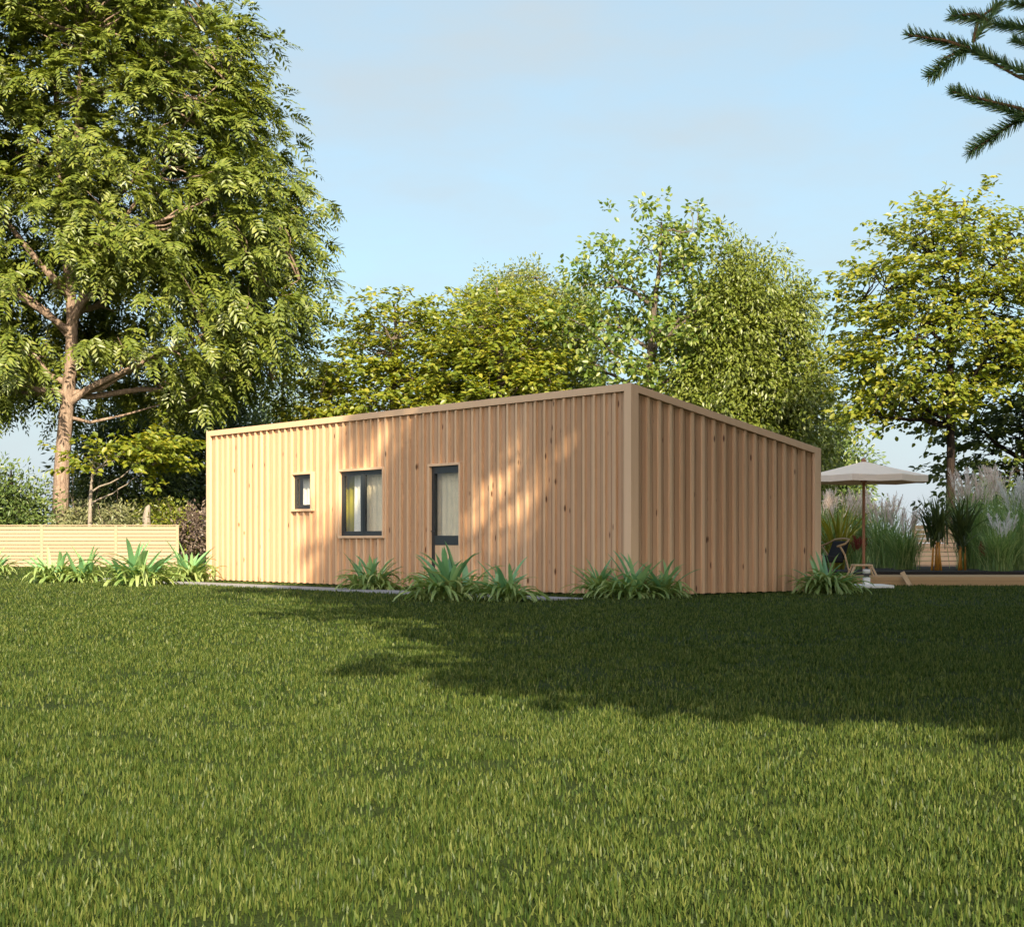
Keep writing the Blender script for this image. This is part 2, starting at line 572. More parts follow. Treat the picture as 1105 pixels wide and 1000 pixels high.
def spray_pinnate(C, O, r, m=5, rachis=0.75, pairs=6, leaf=0.27, width=0.3, droop=0.45):
    n = len(C)
    A = norm(O[:, None] * 0.8 + r.normal(0, 0.6, (n, m, 3)) + UP * r.uniform(-0.35, 0.45, (n, m, 1)))
    A = A.reshape(-1, 3)
    B = np.repeat(C, m, 0) + r.normal(0, 0.10, (n * m, 3)) * rachis
    Lr = rachis * r.uniform(0.7, 1.2, n * m)
    k = 2 * pairs + 1
    u = np.concatenate([np.repeat(np.linspace(0.22, 0.95, pairs), 2), [1.0]])
    sg = np.concatenate([np.tile([1.0, -1.0], pairs), [0.0]])
    S0 = norm(np.cross(A, UP + r.normal(0, 0.35, A.shape)))
    P = B[:, None] + A[:, None] * (u[None, :, None] * Lr[:, None, None])
    P[..., 2] -= droop * Lr[:, None] * u[None] ** 2
    T = norm(A[:, None] - UP * (2 * droop * u)[None, :, None])
    D = T * np.where(sg == 0, 1.0, 0.55)[None, :, None] + S0[:, None] * sg[None, :, None] * 0.85 - UP * 0.12 + r.normal(0, 0.10, P.shape)
    N = np.cross(np.broadcast_to(S0[:, None], T.shape), T) + r.normal(0, 0.22, P.shape)
    N *= np.where(N[..., 2:3] < 0, -1, 1)
    N = norm(N) + sv_np * 0.7
    Ln = (leaf * (0.75 + 0.5 * np.sin(np.pi * np.minimum(u, 0.98)))[None] * r.uniform(0.85, 1.15, (n * m, 1))).reshape(-1)
    return P.reshape(-1, 3), D.reshape(-1, 3), N.reshape(-1, 3), Ln, Ln * width


def spray_cloud(C, O, r, m=24, rad=0.45, leaf=0.15, width=0.45, droop=0.5, squash=0.8):
    n = len(C)
    q = norm(r.normal(0, 1, (n, m, 3))) * (r.random((n, m, 1)) ** 0.4) * rad
    q[..., 2] *= squash
    P = C[:, None] + q
    D = norm(q) * 0.8 + O[:, None] * 0.5 + r.normal(0, 0.4, q.shape) - UP * droop
    N = norm(q) * 0.8 + UP * 0.4 + sv_np * 0.9 + r.normal(0, 0.4, q.shape)
    Ln = leaf * r.uniform(0.7, 1.3, n * m)
    return P.reshape(-1, 3), D.reshape(-1, 3), N.reshape(-1, 3), Ln, Ln * width


def spray_tuft(C, O, r, m=8, leaf=0.28, width=0.7, spread=0.3):
    n = len(C)
    q = norm(r.normal(0, 1, (n, m, 3)) + O[:, None] * 0.5)
    P = C[:, None] + q * spread * r.random((n, m, 1))
    D = q + r.normal(0, 0.3, q.shape) - UP * 0.35
    N = UP * 0.8 + r.normal(0, 0.45, q.shape) + sv_np * 0.7
    Ln = leaf * r.uniform(0.7, 1.25, n * m)
    return P.reshape(-1, 3), D.reshape(-1, 3), N.reshape(-1, 3), Ln, Ln * width


sv_np = np.array(sv)


# ------------------------------------------------------------------ crowns from an outline that gets its own depth and thickness
def poly_inside(pts, poly):
    x, y = pts[:, 0], pts[:, 1]
    ins = np.zeros(len(pts), bool)
    j = len(poly) - 1
    for i in range(len(poly)):
        xi, yi = poly[i]
        xj, yj = poly[j]
        c = ((yi > y) != (yj > y)) & (x < (xj - xi) * (y - yi) / (yj - yi + 1e-9) + xi)
        ins ^= c
        j = i
    return ins


def poly_dist(pts, poly):
    d = np.full(len(pts), 1e9)
    for i in range(len(poly)):
        a = np.array(poly[i - 1], float)
        b = np.array(poly[i], float)
        ab = b - a
        tt = np.clip(((pts - a) @ ab) / (ab @ ab + 1e-9), 0, 1)
        d = np.minimum(d, np.linalg.norm(pts - (a + tt[:, None] * ab), axis=1))
    return d


def crown_clumps(poly, Zd, thick, n, r, inset=0.0, shell=0.5):
    """n clump centres through a crown volume; poly in photo px, thick = half depth in px"""
    poly = np.array(poly, float)
    lo, hi = poly.min(0), poly.max(0)
    got = []
    s = Zd / F
    while sum(len(g) for g in got) < n:
        p = lo + r.random((n * 3, 2)) * (hi - lo)
        p = p[poly_inside(p, poly)]
        d = poly_dist(p, poly)
        ok = d > inset
        p, d = p[ok], d[ok]
        h = thick * np.sqrt(np.clip(1 - (1 - np.minimum(d, thick) / thick) ** 2, 0, 1))
        w = h * np.sign(r.random(len(p)) - 0.5) * (r.random(len(p)) ** shell)
        got.append(np.stack([(p[:, 0] - CX) * s, Zd + w * s, EYE + (HY - p[:, 1]) * s], 1))
    return np.concatenate(got)[:n]


def tree(name, label, cat, base, trunk, r_trunk, clumps, leaf_fn, templ, leaf_m, bark, r, per=6, clump_r=0.6, n_limbs=12, limbs=(), group=None, twig=0.02, limb_r=0.4, squash=0.6, hub=None, extra=None, bare=0):
    """base: ground point; trunk: polyline (k,3); clumps: (n,3) centres; limbs: extra polylines"""
    base = np.array(base, float)
    root = empty(name, tuple(base), label, cat, group)
    trunk = np.array(trunk, float)
    paths = []
    k = len(trunk)
    rad = r_trunk * (1 - 0.88 * np.linspace(0, 1, k) ** 1.1)
    rad[0] *= 1.25
    # resample the trunk smoothly
    tt = np.linspace(0, k - 1, k * 4)
    tr = np.stack([np.interp(tt, np.arange(k), trunk[:, i]) for i in range(3)], 1)
    trd = np.interp(tt, np.arange(k), rad)
    paths.append((tr, trd))
    net = [tr]
    netr = [trd]
    for lm, lr in limbs:
        lm = np.array(lm, float)
        kk = len(lm)
        t2 = np.linspace(0, kk - 1, kk * 4)
        l2 = np.stack([np.interp(t2, np.arange(kk), lm[:, i]) for i in range(3)], 1)
        rr2 = np.linspace(lr, lr * 0.25, len(l2))
        paths.append((l2, rr2))
        net.append(l2)
        netr.append(rr2)
    # limbs to far-apart clumps
    if n_limbs:
        ch = [int(r.integers(len(clumps)))]
        dmin = np.linalg.norm(clumps - clumps[ch[0]], axis=1)
        for _ in range(n_limbs - 1):
            j = int(dmin.argmax())
            ch.append(j)
            dmin = np.minimum(dmin, np.linalg.norm(clumps - clumps[j], axis=1))
        lo = tr[int(len(tr) * 0.3):]
        lr_ = trd[int(len(tr) * 0.3):]
        for j in ch:
            e = clumps[j]
            dh = np.hypot(lo[:, 0] - e[0], lo[:, 1] - e[1])
            want = e[2] - 0.65 * dh
            q = int(np.abs(lo[:, 2] - want).argmin())
            a = lo[q]
            c = a * 0.45 + e * 0.55
            c[2] = a[2] * 0.6 + e[2] * 0.4
            pth = wobble(bez(a, c, e, 10), 0.012 * np.linalg.norm(e - a), r)
            pr = np.linspace(min(lr_[q] * 0.7, r_trunk * limb_r), r_trunk * 0.06, 10)
            paths.append((pth, pr))
            net.append(pth)
            netr.append(pr)
    netp = np.concatenate(net)
    # twigs to every clump
    axis = trunk[:, :2].mean(0) if hub is None else np.array(hub)[:2]
    zc = clumps[:, 2].mean()
    for e in clumps:
        dd = np.linalg.norm(netp - e, axis=1) + np.maximum(0, netp[:, 2] - e[2]) * 1.2
        a = netp[int(dd.argmin())]
        dist = np.linalg.norm(e - a)
        if dist < 0.1:
            continue
        c = (a + e) / 2 + np.array((0, 0, -0.12 * dist))
        paths.append((wobble(bez(a, c, e, 5), 0.03 * dist, r), np.linspace(twig * (1 + dist * 0.4), twig * 0.45, 5)))
    for _ in range(bare):
        e = clumps[int(r.integers(len(clumps)))]
        o_ = norm((e - np.array((*axis, zc - 2)))[None])[0]
        a2 = e + (o_ + r.normal(0, 0.5, 3)) * r.uniform(0.4, 0.9)
        paths.append((wobble(bez(e, (e + a2) / 2 + r.normal(0, 0.1, 3), a2, 5), 0.02, r), np.linspace(twig * 0.8, twig * 0.3, 5)))
    link('trunk', tubes_mesh('trunk', [(p - base, q) for p, q in paths], 8), bark, root, smooth=True)
    # leaves
    n = len(clumps)
    C = (clumps[:, None] + r.normal(0, 1, (n, per, 3)) * clump_r * np.array((1, 1, squash))).reshape(-1, 3)
    O = norm(C - np.stack([np.full(len(C), axis[0]), np.full(len(C), axis[1]), C[:, 2] * 0.35 + zc * 0.65 - 0.5], 1))
    P, D, N, Ln, Wd = leaf_fn(C, O, r)
    V, I = leaf_arrays(P - base, D, N, Ln, Wd, templ)
    link('crown', leaf_mesh('crown', [(V, I)]), leaf_m, root)
    return root


# ================================================================== SETTING
def grid_disc():
    rs = [0, 4, 8, 14, 22, 34, 60, 110, 220, 500, 1200]
    V = [(0, 30, 0)]
    Fc = []
    n = 48
    for q in rs[1:]:
        for j in range(n):
            a = 2 * math.pi * j / n
            V.append((q * math.cos(a), 30 + q * math.sin(a), 0))
    for j in range(n):
        Fc.append((0, 1 + j, 1 + (j + 1) % n))
    for i in range(len(rs) - 2):
        for j in range(n):
            a = 1 + i * n
            Fc.append((a + j, a + n + j, a + n + (j + 1) % n, a + (j + 1) % n))
    return MB().add(V, Fc)


struct(grid_disc().build('lawn', M['lawn']))

# house frame: origin at the near corner; local +Y runs along the long wall, local +X along the end wall
HC = np.array((1.836, 24.57, 0.0))
HA = math.atan2(0.625, 0.781)
HL, HWD = 13.79, 4.44
Z_HI, Z_LO = 3.307, 2.456
ux = np.array((math.cos(HA), math.sin(HA), 0))
uy = np.array((-math.sin(HA), math.cos(HA), 0))


def hw(x, y, z=0.0):
    return HC + ux * x + uy * y + UP * z


def to_house(p):
    q = p - HC
    return q @ ux, q @ uy


# path along the long wall
mb = MB()
segs = 9
y0p, y1p = -0.2, 17.5
for i in range(segs):
    a, b = y0p + (y1p - y0p) * i / segs + 0.006, y0p + (y1p - y0p) * (i + 1) / segs - 0.006
    q = [hw(-1.9, a, -0.05), hw(-1.15, a, -0.05), hw(-1.15, b, -0.05), hw(-1.9, b, -0.05)]
    mb.hexa(q, [p + UP * 0.075 for p in q])
struct(mb.build('path', M['path'], bevel=0.006))

# ------------------------------------------------------------------ HOUSE
house = empty('house', tuple(HC), 'low timber house clad in vertical larch boards with a sloping roof', 'house', rz=HA)
TR = 0.045           # window and door trim width
OPEN = {'big': (6.80, 8.38, 0.93, 2.27), 'small': (9.36, 10.15, 1.475, 2.265), 'door': (4.40, 5.38, 0.03, 2.26)}
rects = list(OPEN.values())


def subtract(rect, hole):
    y0, y1, z0, z1 = rect
    a0, a1, b0, b1 = hole
    if a1 <= y0 or a0 >= y1 or b1 <= z0 or b0 >= z1:
        return [rect]
    o = []
    if a0 > y0:
        o.append((y0, a0, z0, z1))
    if a1 < y1:
        o.append((a1, y1, z0, z1))
    m0, m1 = max(y0, a0), min(y1, a1)
    if b0 > z0:
        o.append((m0, m1, z0, b0))
    if b1 < z1:
        o.append((m0, m1, b1, z1))
    return o


def cut(rect, holes):
    rs = [rect]
    for h in holes:
        rs = [q for z in rs for q in subtract(z, h)]
    return [q for q in rs if q[1] - q[0] > 0.004 and q[3] - q[2] > 0.004]


PER, BW = 0.245, 0.045
FH, CB = 0.115, 0.16
slope = (Z_LO - Z_HI) / HWD
rw = random.Random(5)
# long wall (x = 0)
mb = MB()
ub = MB()
inner = [(a[0] + 0.02, a[1] - 0.02, a[2] + 0.02, a[3] - 0.02) for a in rects]
for q in cut((0.17, HL - 0.17, 0.03, Z_HI - 0.1), inner):
    mb.box(0.110, 0.17, *q)
nb = int(round((HL - 2 * CB) / PER))
per = (HL - 2 * CB) / nb
for i in range(nb + 1):
    yb = CB + i * per
    if 0 < i < nb:
        for q in cut((yb - BW / 2, yb + BW / 2, 0.025, Z_HI - FH - 0.004), rects):
            mb.box(0.024 + rw.uniform(-0.002, 0.002), 0.100, *q)
    if i < nb:
        a, b = yb + BW / 2 - 0.02, yb + per - BW / 2 + 0.02
        mid = yb + per * 0.5 + rw.uniform(-0.012, 0.012)
        for (c0, c1) in ((a, mid - 0.007), (mid + 0.007, b)):
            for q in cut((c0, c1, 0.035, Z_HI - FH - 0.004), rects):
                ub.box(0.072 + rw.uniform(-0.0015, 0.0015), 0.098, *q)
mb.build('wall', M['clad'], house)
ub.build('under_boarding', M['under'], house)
# far long wall (x = HWD)
mb = MB()
mb.box(HWD - 0.17, HWD - 0.062, 0.17, HL - 0.17, 0.03, Z_LO - 0.1)
for i in range(1, nb):
    yb = CB + i * per
    mb.box(HWD - 0.066, HWD - 0.012, yb - BW / 2, yb + BW / 2, 0.025, Z_LO - FH - 0.004)
mb.build('wall', M['clad'], house)
# end walls, tops follow the roof
for side in (0, 1):
    mb = MB()
    ub = MB()

    def Y(v):
        return v if side == 0 else HL - v

    def prism(x0, x1, ya, yb, z0, drop, mb=mb):
        A, B = sorted((Y(ya), Y(yb)))
        t0, t1 = Z_HI + slope * x0 - drop, Z_HI + slope * x1 - drop
        mb.hexa([(x0, A, z0), (x1, A, z0), (x1, B, z0), (x0, B, z0)], [(x0, A, t0), (x1, A, t1), (x1, B, t1), (x0, B, t0)])
    prism(0.080, HWD - 0.080, 0.110, 0.17, 0.03, 0.1)
    ne = int(round((HWD - 2 * CB) / PER))
    pe = (HWD - 2 * CB) / ne
    for i in range(ne + 1):
        xb = CB + i * pe
        if 0 < i < ne:
            prism(xb - BW / 2, xb + BW / 2, 0.024 + rw.uniform(-0.002, 0.002), 0.086, 0.025, FH + 0.006)
        if i < ne:
            a, b = xb + BW / 2 - 0.02, xb + pe - BW / 2 + 0.02
            md = xb + pe * 0.5 + rw.uniform(-0.012, 0.012)
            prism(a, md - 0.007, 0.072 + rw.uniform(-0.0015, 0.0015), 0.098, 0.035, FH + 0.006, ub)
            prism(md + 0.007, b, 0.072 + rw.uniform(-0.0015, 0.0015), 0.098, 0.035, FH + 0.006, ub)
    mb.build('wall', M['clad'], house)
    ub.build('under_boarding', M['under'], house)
# corner boards
for cxs, x0, x1 in ((0, 0.0, CB), (1, HWD - CB, HWD)):
    for cys, y0, y1 in ((0, 0.0, CB), (1, HL - CB, HL)):
        mb = MB()
        zt = lambda x: Z_HI + slope * x
        xo = 0.0 if cxs == 0 else HWD
        yo = 0.0 if cys == 0 else HL
        sx = 1 if cxs == 0 else -1
        sy = 1 if cys == 0 else -1

        def col(xa, xb, ya, yb):
            xa, xb = sorted((xa, xb))
            ya, yb = sorted((ya, yb))
            mb.hexa([(xa, ya, 0.02), (xb, ya, 0.02), (xb, yb, 0.02), (xa, yb, 0.02)], [(xa, ya, zt(xa)), (xb, ya, zt(xb)), (xb, yb, zt(xb)), (xa, yb, zt(xa))])
        col(xo, xo + sx * 0.06, yo, yo + sy * CB)
        col(xo + sx * 0.0605, xo + sx * CB, yo, yo + sy * 0.06)
        mb.build('corner_board', M['trim'], house, bevel=0.003)
# fascia boards
MB().box(0.0, 0.055, CB + 0.001, HL - CB - 0.001, Z_HI - FH, Z_HI).build('fascia', M['trim'], house, bevel=0.003)
MB().box(HWD - 0.055, HWD, CB + 0.001, HL - CB - 0.001, Z_LO - FH, Z_LO).build('fascia', M['trim'], house, bevel=0.003)
for ya, yb in ((0.0, 0.055), (HL - 0.055, HL)):
    a, b = CB + 0.001, HWD - CB - 0.001
    za, zb = Z_HI + slope * a, Z_HI + slope * b
    MB().hexa([(a, ya, za - FH), (b, ya, zb - FH), (b, yb, zb - FH), (a, yb, za - FH)], [(a, ya, za), (b, ya, zb), (b, yb, zb), (a, yb, za)]).build('fascia', M['trim'], house, bevel=0.003)
# roof deck between the fascias, floor
a, b = 0.058, HWD - 0.058
za, zb = Z_HI + slope * a - 0.012, Z_HI + slope * b - 0.012
MB().hexa([(a, 0.058, za - 0.09), (b, 0.058, zb - 0.09), (b, HL - 0.058, zb - 0.09), (a, HL - 0.058, za - 0.09)], [(a, 0.058, za), (b, 0.058, zb), (b, HL - 0.058, zb), (a, HL - 0.058, za)]).build('roof', M['roof'], house)
MB().box(0.175, HWD - 0.175, 0.175, HL - 0.175, 0.03, 0.12).build('floor', M['palewood'], house)
MB().box(2.6, 2.68, 0.175, HL - 0.175, 0.123, 2.6).build('partition', M['inner'], house)


def ring(mb, x0, x1, y0, y1, z0, z1, w, bottom=True, wl=None, wr=None, wt=None, wb=None):
    """rectangular frame: stiles full height, rails butted between them (y1 side is the left in the photo)"""
    wl, wr, wt, wb = wl or w, wr or w, wt or w, wb or w
    mb.box(x0, x1, y0, y0 + wr, z0, z1)
    mb.box(x0, x1, y1 - wl, y1, z0, z1)
    mb.box(x0, x1, y0 + wr, y1 - wl, z1 - wt, z1)
    if bottom:
        mb.box(x0, x1, y0 + wr, y1 - wl, z0, z0 + wb)
    return mb


def make_window(key, sashes, label):
    y0, y1, z0, z1 = OPEN[key]
    w = empty('window', (0, 0, 0), label, 'window')
    del w['category']
    w.parent = house
    ring(MB(), -0.003, 0.10, y0 + 0.001, y1 - 0.001, z0 + 0.001, z1 - 0.001, TR).build('trim', M['trim'], w, bevel=0.002)
    a0, a1, b0, b1 = y0 + TR + 0.002, y1 - TR - 0.002, z0 + TR + 0.002, z1 - TR - 0.002
    fr = ring(MB(), 0.055, 0.125, a0, a1, b0, b1, 0.045)
    n = sashes
    wd = (a1 - a0) / n
    for i in range(1, n):
        c = a0 + wd * i
        fr.box(0.053, 0.12, c - 0.035, c + 0.035, b0 + 0.045, b1 - 0.045)
    fr.build('frame', M['frame'], w, bevel=0.003)
    for i in range(n):
        p0 = a0 + wd * i + (0.045 if i == 0 else 0.035)
        p1 = a0 + wd * (i + 1) - (0.045 if i == n - 1 else 0.035)
        sash = ring(MB(), 0.062, 0.112, p0 + 0.001, p1 - 0.001, b0 + 0.046, b1 - 0.046, 0.04)
        sash.build('sash', M['frame'], w, bevel=0.002)
        MB().box(0.084, 0.09, p0 + 0.042, p1 - 0.042, b0 + 0.087, b1 - 0.087).build('pane', M['glass'], w)
    MB().box(0.127, 0.30, a0, a1, b0 - 0.02, b0 + 0.05).build('sill', M['palewood'], w)
    return w


make_window('big', 2, 'wide two pane window with dark frame')
make_window('small', 1, 'small square window with dark frame')
# door
y0, y1, z0, z1 = OPEN['door']
door = empty('door', (0, 0, 0), 'dark framed glazed door with timber lower panel', 'door')
del door['category']
door.parent = house
ring(MB(), -0.003, 0.10, y0 + 0.001, y1 - 0.001, z0 + 0.001, z1 - 0.001, TR, bottom=False).build('trim', M['trim'], door, bevel=0.002)
a0, a1, b0, b1 = y0 + TR + 0.002, y1 - TR - 0.002, z0 + 0.02, z1 - TR - 0.002
fr = ring(MB(), 0.06, 0.13, a0, a1, b0, b1, 0.05, wl=0.085, wr=0.06, wt=0.13, wb=0.05)
fr.box(0.063, 0.125, a0 + 0.06, a1 - 0.085, 0.80, 0.97)
fr.build('frame', M['frame'], door, bevel=0.003)
MB().box(0.09, 0.096, a0 + 0.061, a1 - 0.086, 0.971, b1 - 0.131).build('pane', M['glass'], door)
mb = MB()
nn = 5
for i in range(nn):
    c0 = a0 + 0.061 + (a1 - a0 - 0.147) * i / nn
    c1 = a0 + 0.061 + (a1 - a0 - 0.147) * (i + 1) / nn
    mb.box(0.07, 0.11, c0 + 0.002, c1 - 0.002, b0 + 0.052, 0.798)
mb.build('lower_panel', M['clad'], door)
hd = MB().tube([(0.062, a1 - 0.045, 1.05), (0.02, a1 - 0.045, 1.05), (0.02, a1 - 0.16, 1.05)], 0.010, 8)
hd.build('handle', M['frame'], door)


def curtain(y0, y1, z0, z1, x, mat, label, wave=0.075, amp=0.025, ph=0.0):
    V, Fc = [], []
    n = max(10, int((y1 - y0) / 0.012))
    for i in range(n + 1):
        y = y0 + (y1 - y0) * i / n
        for q, z in enumerate((z0, (z0 + z1) / 2, z1)):
            a = amp * (1.0 - 0.25 * q)
            V.append((x + a * math.sin(2 * math.pi * (y / wave) + ph + 0.7 * math.sin(9 * y)), y, z))
    for i in range(n):
        for q in range(2):
            b = i * 3 + q
            Fc.append((b, b + 3, b + 4, b + 1))
    o = MB().add(V, Fc).build('curtain', mat, smooth=True)
    o.location = tuple(HC)
    o.rotation_euler = (0, 0, HA)
    tag(o, label, 'curtain')
    return o


curtain(6.95, 7.84, 1.00, 2.4, 0.24, M['curtain'], 'beige curtain behind the right pane of the wide window', wave=0.16)
curtain(7.86, 8.14, 1.00, 2.4, 0.25, M['curtain_w'], 'narrow white curtain beside the mullion of the wide window', wave=0.12)
curtain(8.16, 8.85, 1.00, 2.4, 0.27, M['olive'], 'olive green curtain behind the left pane of the wide window', wave=0.2)
curtain(9.42, 10.06, 1.50, 2.4, 0.24, M['curtain_w'], 'white curtain behind the small square window', wave=0.16)
curtain(4.5, 5.75, 0.13, 2.4, 0.22, M['curtain'], 'beige curtain hanging behind the glazed door', wave=0.15)

# ------------------------------------------------------------------ left fence
FZ = 54.0
xL, xR = gx(-160, FZ), gx(193, FZ)
fence = empty('slatted_fence', (xR, FZ, 0), 'low cream timber fence of horizontal slats left of the house', 'fence')
mb = MB()
rf = random.Random(3)
posts = [gx(p, FZ) - xR for p in (-115, -35, 45, 125)] + [-0.05]
edges = [xL - xR] + posts
for a, b in zip(edges[:-1], edges[1:]):
    for i in range(11):
        z = 0.03 + i * 0.1245
        mb.box(a + 0.052, b - 0.052, rf.uniform(-0.012, -0.008), 0.012, z, z + 0.106)
mb.build('slat_panel', M['fence'], fence)
MB().box(xL - xR, 0, 0.04, 0.055, 0.0, 1.38).build('back_board', M['fence'], fence)
for p in posts:
    MB().box(p - 0.05, p + 0.05, -0.02, 0.06, -0.1, 1.405).build('post', M['fence'], fence, bevel=0.006)
MB().box(xL - xR, 0.02, -0.03, 0.07, 1.406, 1.44).build('cap_rail', M['fence'], fence, bevel=0.005)

# far fence on the right, behind the ornamental grasses
RZ = 41.0
f2 = empty('slatted_fence', (gx(985, RZ), RZ, 0), 'brown slatted timber fence half hidden behind the tall grasses', 'fence')
mb = MB()
for i in range(10):
    mb.box(0, 9, -0.01, 0.012, 0.15 + i * 0.115, 0.15 + i * 0.115 + 0.10)
mb.build('slat_panel', M['clad'], f2)
for i in range(5):
    MB().box(i * 2.24, i * 2.24 + 0.08, 0.013, 0.09, 0.0, 1.36).build('post', M['clad'], f2)

# ------------------------------------------------------------------ deck and planting bed at the right
DZ = 31.1
dk = empty('timber_deck', (gx(880, DZ), DZ, 0), 'low timber deck edge along the shaded lawn at right', 'deck')
x0d = 0.0
x1d = gx(1240, DZ) - gx(880, DZ)
mb = MB()
mb.box(x0d, x1d, 0.0, 0.06, 0.0, 0.10)
mb.box(x0d + 0.01, x1d, 0.006, 0.06, 0.104, 0.175)
mb.build('edge_board', M['deckwood'], dk, bevel=0.004)
mb = MB()
for i in range(20):
    mb.box(x0d, x1d, 0.07 + i * 0.145, 0.07 + i * 0.145 + 0.138, 0.15, 0.18)
mb.build('deck_board', M['deckwood'], dk)
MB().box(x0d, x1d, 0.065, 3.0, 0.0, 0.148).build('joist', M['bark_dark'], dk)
struct(MB().box(gx(880, DZ), gx(880, DZ) + x1d + 4, DZ + 2.0, DZ + 16, -0.02, 0.24).build('soil_bed', M['soil']))
MB_ = MB().box(-0.32, 0.32, -0.5, 0.5, -0.03, 0.05).build('paving_slab', M['white'], bevel=0.008)
MB_.location = (gx(940, 30.2), 30.2, 0)
tag(MB_, 'pale paving slab in the lawn at the foot of the deck', 'paving slab')

# parasol
UZ = 33.0
um = empty('parasol', (gx(932, UZ), UZ, 0.18), 'cream garden parasol with wooden pole open over the deck', 'parasol')
sc = UZ / F
rim = EYE + (HY - 513.5) * sc - 0.18
apex = EYE + (HY - 497.5) * sc - 0.18
rad = 1.30
V, Fc = [(0, 0, apex)], []
n8 = 8
rings_ = [0.12, 0.35, 0.6, 0.8, 1.0]
for rr_ in rings_:
    for j in range(n8 * 2):
        a = 2 * math.pi * (j + 0.5) / (n8 * 2) + math.pi / 16
        rd = rad * rr_ * (1.0 if j % 2 == 0 else 0.955)
        zz = apex + (rim - apex) * (rr_ ** 0.93) - (0.0 if j % 2 == 0 else 0.02 * rr_)
        V.append((rd * math.cos(a), rd * math.sin(a), zz))
m2 = n8 * 2
for j in range(m2):
    Fc.append((0, 1 + j, 1 + (j + 1) % m2))
for i in range(len(rings_) - 1):
    for j in range(m2):
        a = 1 + i * m2
        Fc.append((a + j, a + m2 + j, a + m2 + (j + 1) % m2, a + (j + 1) % m2))
co = MB().add(V, Fc).build('canopy', M['canvas'], um)
sd = co.modifiers.new('solid', 'SOLIDIFY')
sd.thickness = 0.012
V, Fc = [], []
for j in range(m2):
    a = 2 * math.pi * (j + 0.5) / m2 + math.pi / 16
    rd = rad * (1.0 if j % 2 == 0 else 0.955) + 0.004
    zz = rim - (0.0 if j % 2 == 0 else 0.02)
    V += [(rd * math.cos(a), rd * math.sin(a), zz - 0.002), (rd * 1.003 * math.cos(a), rd * 1.003 * math.sin(a), zz - 0.13)]
for j in range(m2):
    b = (j + 1) % m2
    Fc.append((2 * j, 2 * j + 1, 2 * b + 1, 2 * b))
va = MB().add(V, Fc).build('valance', M['canvas'], um)
sd = va.modifiers.new('solid', 'SOLIDIFY')
sd.thickness = 0.008
MB().tube([(0, 0, 0.05), (0, 0, apex - 0.03)], 0.03, 12).build('pole', M['teak'], um, smooth=False)
MB().tube([(0, 0, apex - 0.02), (0, 0, apex + 0.02), (0, 0, apex + 0.05), (0, 0, apex + 0.07)], [0.06, 0.05, 0.03, 0.005], 10).build('finial', M['teak'], um)
MB().tube([(0, 0, rim - 0.13), (0, 0, rim - 0.03)], 0.065, 12).build('hub', M['teak'], um)
for j in range(8):
    a = 2 * math.pi * (2 * j + 0.5) / m2 + math.pi / 16
    MB().bar((0.05 * math.cos(a), 0.05 * math.sin(a), apex - 0.06), (rad * 0.985 * math.cos(a), rad * 0.985 * math.sin(a), rim - 0.03), 0.022, 0.022).build('rib', M['teak'], um)
    MB().bar((0.06 * math.cos(a), 0.06 * math.sin(a), rim - 0.08), (rad * 0.45 * math.cos(a), rad * 0.45 * math.sin(a), apex + (rim - apex) * 0.45 - 0.05), 0.018, 0.018).build('strut', M['teak'], um)
MB().tube([(0, 0, 0), (0, 0, 0.05), (0, 0, 0.06)], [0.26, 0.26, 0.06], 20).build('base_plate', M['frame'], um)

# armchair with black cushion
AZ = 33.4
ac = empty('armchair', (gx(889, AZ), AZ, 0.18), 'black cushioned armchair with curved wooden top rail beside the house corner', 'armchair', rz=R(-70))
MB().hexa([(-0.3, -0.3, 0.28), (0.3, -0.3, 0.28), (0.3, 0.3, 0.24), (-0.3, 0.3, 0.24)], [(-0.3, -0.3, 0.42), (0.3, -0.3, 0.42), (0.3, 0.3, 0.36), (-0.3, 0.3, 0.36)]).build('seat', M['black'], ac, bevel=0.03)
MB().hexa([(-0.28, 0.22, 0.30), (0.28, 0.22, 0.30), (0.28, 0.34, 0.30), (-0.28, 0.34, 0.30)], [(-0.28, 0.38, 0.70), (0.28, 0.38, 0.70), (0.28, 0.46, 0.70), (-0.28, 0.46, 0.70)]).build('backrest', M['black'], ac, bevel=0.03)
pts = [(-0.36, 0.10, 0.58), (-0.36, 0.30, 0.64), (-0.28, 0.44, 0.73), (0, 0.49, 0.75), (0.28, 0.44, 0.73), (0.36, 0.30, 0.64), (0.36, 0.10, 0.58)]
MB().tube(pts, 0.022, 8).build('top_rail', M['deckwood'], ac, smooth=True)
for sx in (-1, 1):
    MB().tube([(sx * 0.33, -0.28, 0.0), (sx * 0.31, -0.24, 0.40)], [0.016, 0.022], 8).build('leg', M['palewood'], ac)
    MB().tube([(sx * 0.33, 0.42, 0.0), (sx * 0.34, 0.30, 0.40), (sx * 0.36, 0.16, 0.60)], [0.016, 0.022, 0.02], 8).build('leg', M['palewood'], ac)

# stool with splayed legs
SZ = 31.6
st = empty('stool', (gx(930, SZ), SZ, 0.18), 'low pale wooden stool with splayed legs under the parasol', 'stool')
MB().box(-0.19, 0.19, -0.16, 0.16, 0.20, 0.235).build('seat', M['palewood'], st, bevel=0.01)
for sx in (-1, 1):
    for sy in (-1, 1):
        MB().bar((sx * 0.26, sy * 0.17, 0.0), (sx * 0.17, sy * 0.13, 0.20), 0.045, 0.03).build('leg', M['palewood'], st)

